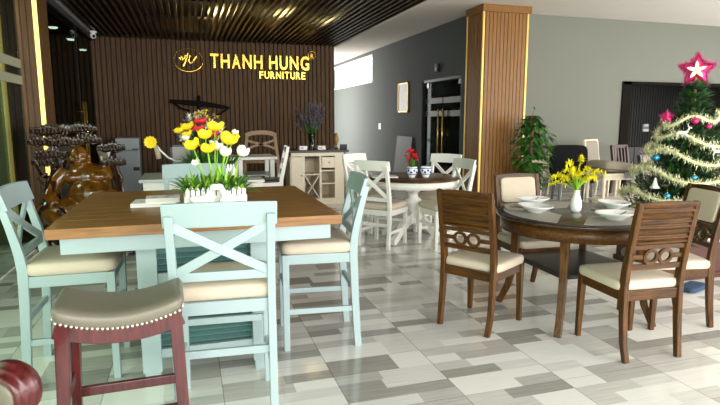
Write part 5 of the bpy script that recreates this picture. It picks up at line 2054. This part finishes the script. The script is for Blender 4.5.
t = star('star_topper', 'large pink tinsel star with a pale bow on top of the Christmas tree', (TXX, TYY, 1.88), 0.165, 'tree topper', 1300)
mb = MB()
for a in range(5):
    an = RAD(20 + 72 * a)
    mb.blade((0, -0.035, 0), (math.cos(an), -0.3, math.sin(an)), 0.09, 0.035, up=(0, 1, 0), seg=3)
mb.sup((0, -0.04, 0), (0.03, 0.03, 0.03), 1, 1, 6, 8)
mb.build('bow', 'tinsel', t)
mb = MB()
mb.tube([(0, 0, -0.19), (0, 0, -0.05)], 0.012, 8)
mb.build('socket', 'gold', t)


def on_tree(x, y, out=0.04):
    """point on the near side of the tree cone for a picture position"""
    best = None
    for k in range(160):
        Yv = 3.2 + k * 0.0075
        q = pix(x, y, Yv)
        d_ = math.hypot(q.x - TXX, q.y - TYY) - (tree_r(q.z) + out)
        if best is None or abs(d_) < best[0]:
            best = (abs(d_), q)
        if d_ < 0:
            break
    return best[1]


def bauble(label, x, y, r_, mat, group='baubles on the Christmas tree'):
    q = on_tree(x, y)
    t = thing('bauble', label, 'ornament', q, 0, group)
    mb = MB()
    mb.sup((0, 0, 0), (2 * r_, 2 * r_, 2 * r_), 1, 1, 12, 18)
    mb.build('ball', mat, t)
    mb = MB()
    mb.lathe([(0, r_ * 0.95), (r_ * 0.25, r_ * 0.95), (r_ * 0.25, r_ * 1.25), (0, r_ * 1.25)], (0, 0, 0), 12)
    mb.tube([(0, 0, r_ * 1.2), (0, 0, r_ * 1.9)], r_ * 0.06, 5)
    mb.build('cap', 'gold', t)
    return t


star('star_ornament', 'small pink tinsel star on the upper left of the Christmas tree', on_tree(667, 117.5, 0.06), 0.075, 'ornament', 420)
bauble('pink bauble on the upper tree, between the white deer and the smaller pink one', 695, 121, 0.032, 'pink_foil')
bauble('small pink bauble at the upper right of the Christmas tree', 708.5, 126.5, 0.024, 'pink_foil')
bauble('blue bauble at the left end of the third garland', 656, 157.5, 0.034, 'blue_foil')
bauble('blue bauble low on the tree, left above the right dining chair', 667, 196, 0.03, 'blue_foil')
bauble('teal bauble in the middle of the tree, below the fourth garland', 694, 177.5, 0.026, 'blue_foil')


def deer(label, x, y, s, flip):
    t = thing('deer_ornament', label, 'ornament', on_tree(x, y, 0.07), A0 + PI / 2, 'white deer on the Christmas tree')
    f = -1 if flip else 1
    P = lambda a, b, c=0.0: Vector((f * a * s, c * s, b * s))
    mb = MB()
    mb.tube([P(-0.5, 0.02), P(-0.3, 0.05), P(0.1, 0.04), P(0.32, 0.1)], [0.08 * s, 0.15 * s, 0.14 * s, 0.12 * s], 10)
    mb.tube([P(0.3, 0.1), P(0.42, 0.34), P(0.47, 0.5)], [0.11 * s, 0.07 * s, 0.06 * s], 8)
    mb.tube([P(0.42, 0.52), P(0.55, 0.5), P(0.68, 0.44)], [0.075 * s, 0.06 * s, 0.035 * s], 8)
    for c in (-0.07, 0.07):
        mb.tube([P(-0.42, 0, c), P(-0.5, -0.22, c), P(-0.42, -0.32, c), P(-0.5, -0.62, c)], [0.08 * s, 0.05 * s, 0.035 * s, 0.025 * s], 6)
        mb.tube([P(0.24, 0, c), P(0.3, -0.3, c), P(0.24, -0.6, c)], [0.06 * s, 0.035 * s, 0.025 * s], 6)
        mb.tube([P(0.43, 0.56, c * 0.6), P(0.34, 0.75, c * 2), P(0.42, 0.95, c * 2.6)], [0.025 * s, 0.022 * s, 0.014 * s], 5)
        mb.tube([P(0.36, 0.73, c * 1.9), P(0.22, 0.86, c * 2.4)], [0.02 * s, 0.014 * s], 5)
        mb.tube([P(0.4, 0.55, c), P(0.3, 0.6, c * 2)], [0.03 * s, 0.01 * s], 5)
    mb.tube([P(-0.5, 0.06), P(-0.6, 0.0)], [0.04 * s, 0.02 * s], 6)
    mb.build('deer_body', 'white_plastic', t)
    mb = MB()
    mb.tube([P(0, 0.15), P(0, 0.6)], 0.006 * s * 2, 5)
    mb.build('hanging_loop', 'gold', t)


deer('white deer ornament on the upper left of the tree, under the top garland', 683, 133, 0.1, False)
deer('white deer ornament at the right edge of the photo, in the middle of the tree', 718, 152, 0.11, True)
q = on_tree(655, 183, 0.05)
t = thing('bell_ornament', 'white cone shaped bell hanging at the lower left of the Christmas tree', 'ornament', q)
mb = MB()
mb.lathe([(0.0, 0.05), (0.006, 0.05), (0.012, 0.02), (0.026, -0.02), (0.045, -0.045), (0.04, -0.048), (0, -0.03)], (0, 0, 0), 20)
mb.build('bell_body', 'white_plastic', t)
mb = MB()
mb.sup((0, 0, -0.05), (0.02, 0.02, 0.02), 1, 1, 6, 8)
mb.tube([(0, 0, -0.045), (0, 0, -0.02)], 0.003, 5)
mb.build('clapper', 'gold', t)
q = on_tree(714, 240, 0.05)
t = thing('gift_ornament', 'small white gift box ornament low at the right edge of the tree', 'ornament', q, RAD(20))
mb = MB()
mb.box((0, 0, 0), (0.07, 0.07, 0.06), (0.3, 0.2, 0))
mb.build('box_body', 'white_plastic', t, bevel=0.004)
mb = MB()
mb.box((0, 0, 0), (0.073, 0.016, 0.063), (0.3, 0.2, 0))
mb.build('ribbon', 'gold', t)
# folded slate-blue cloth on the floor before the crate
mb = MB()
mb.sup((0, 0, 0.022), (0.28, 0.15, 0.044), 0.45, 0.2, 10, 30, fn=lambda p: Vector((p.x, p.y + 0.015 * math.sin(p.x * 25), p.z * (1 + 0.3 * math.sin(p.x * 18 + p.y * 20)))))
o = mb.build('folded_cloth', 'blue_cloth', None, loc=(4.02, 3.45, 0.004), rot=(0, 0, RAD(10)))
tag(o, 'folded slate blue cloth on the floor in front of the tree crate', 'cloth')
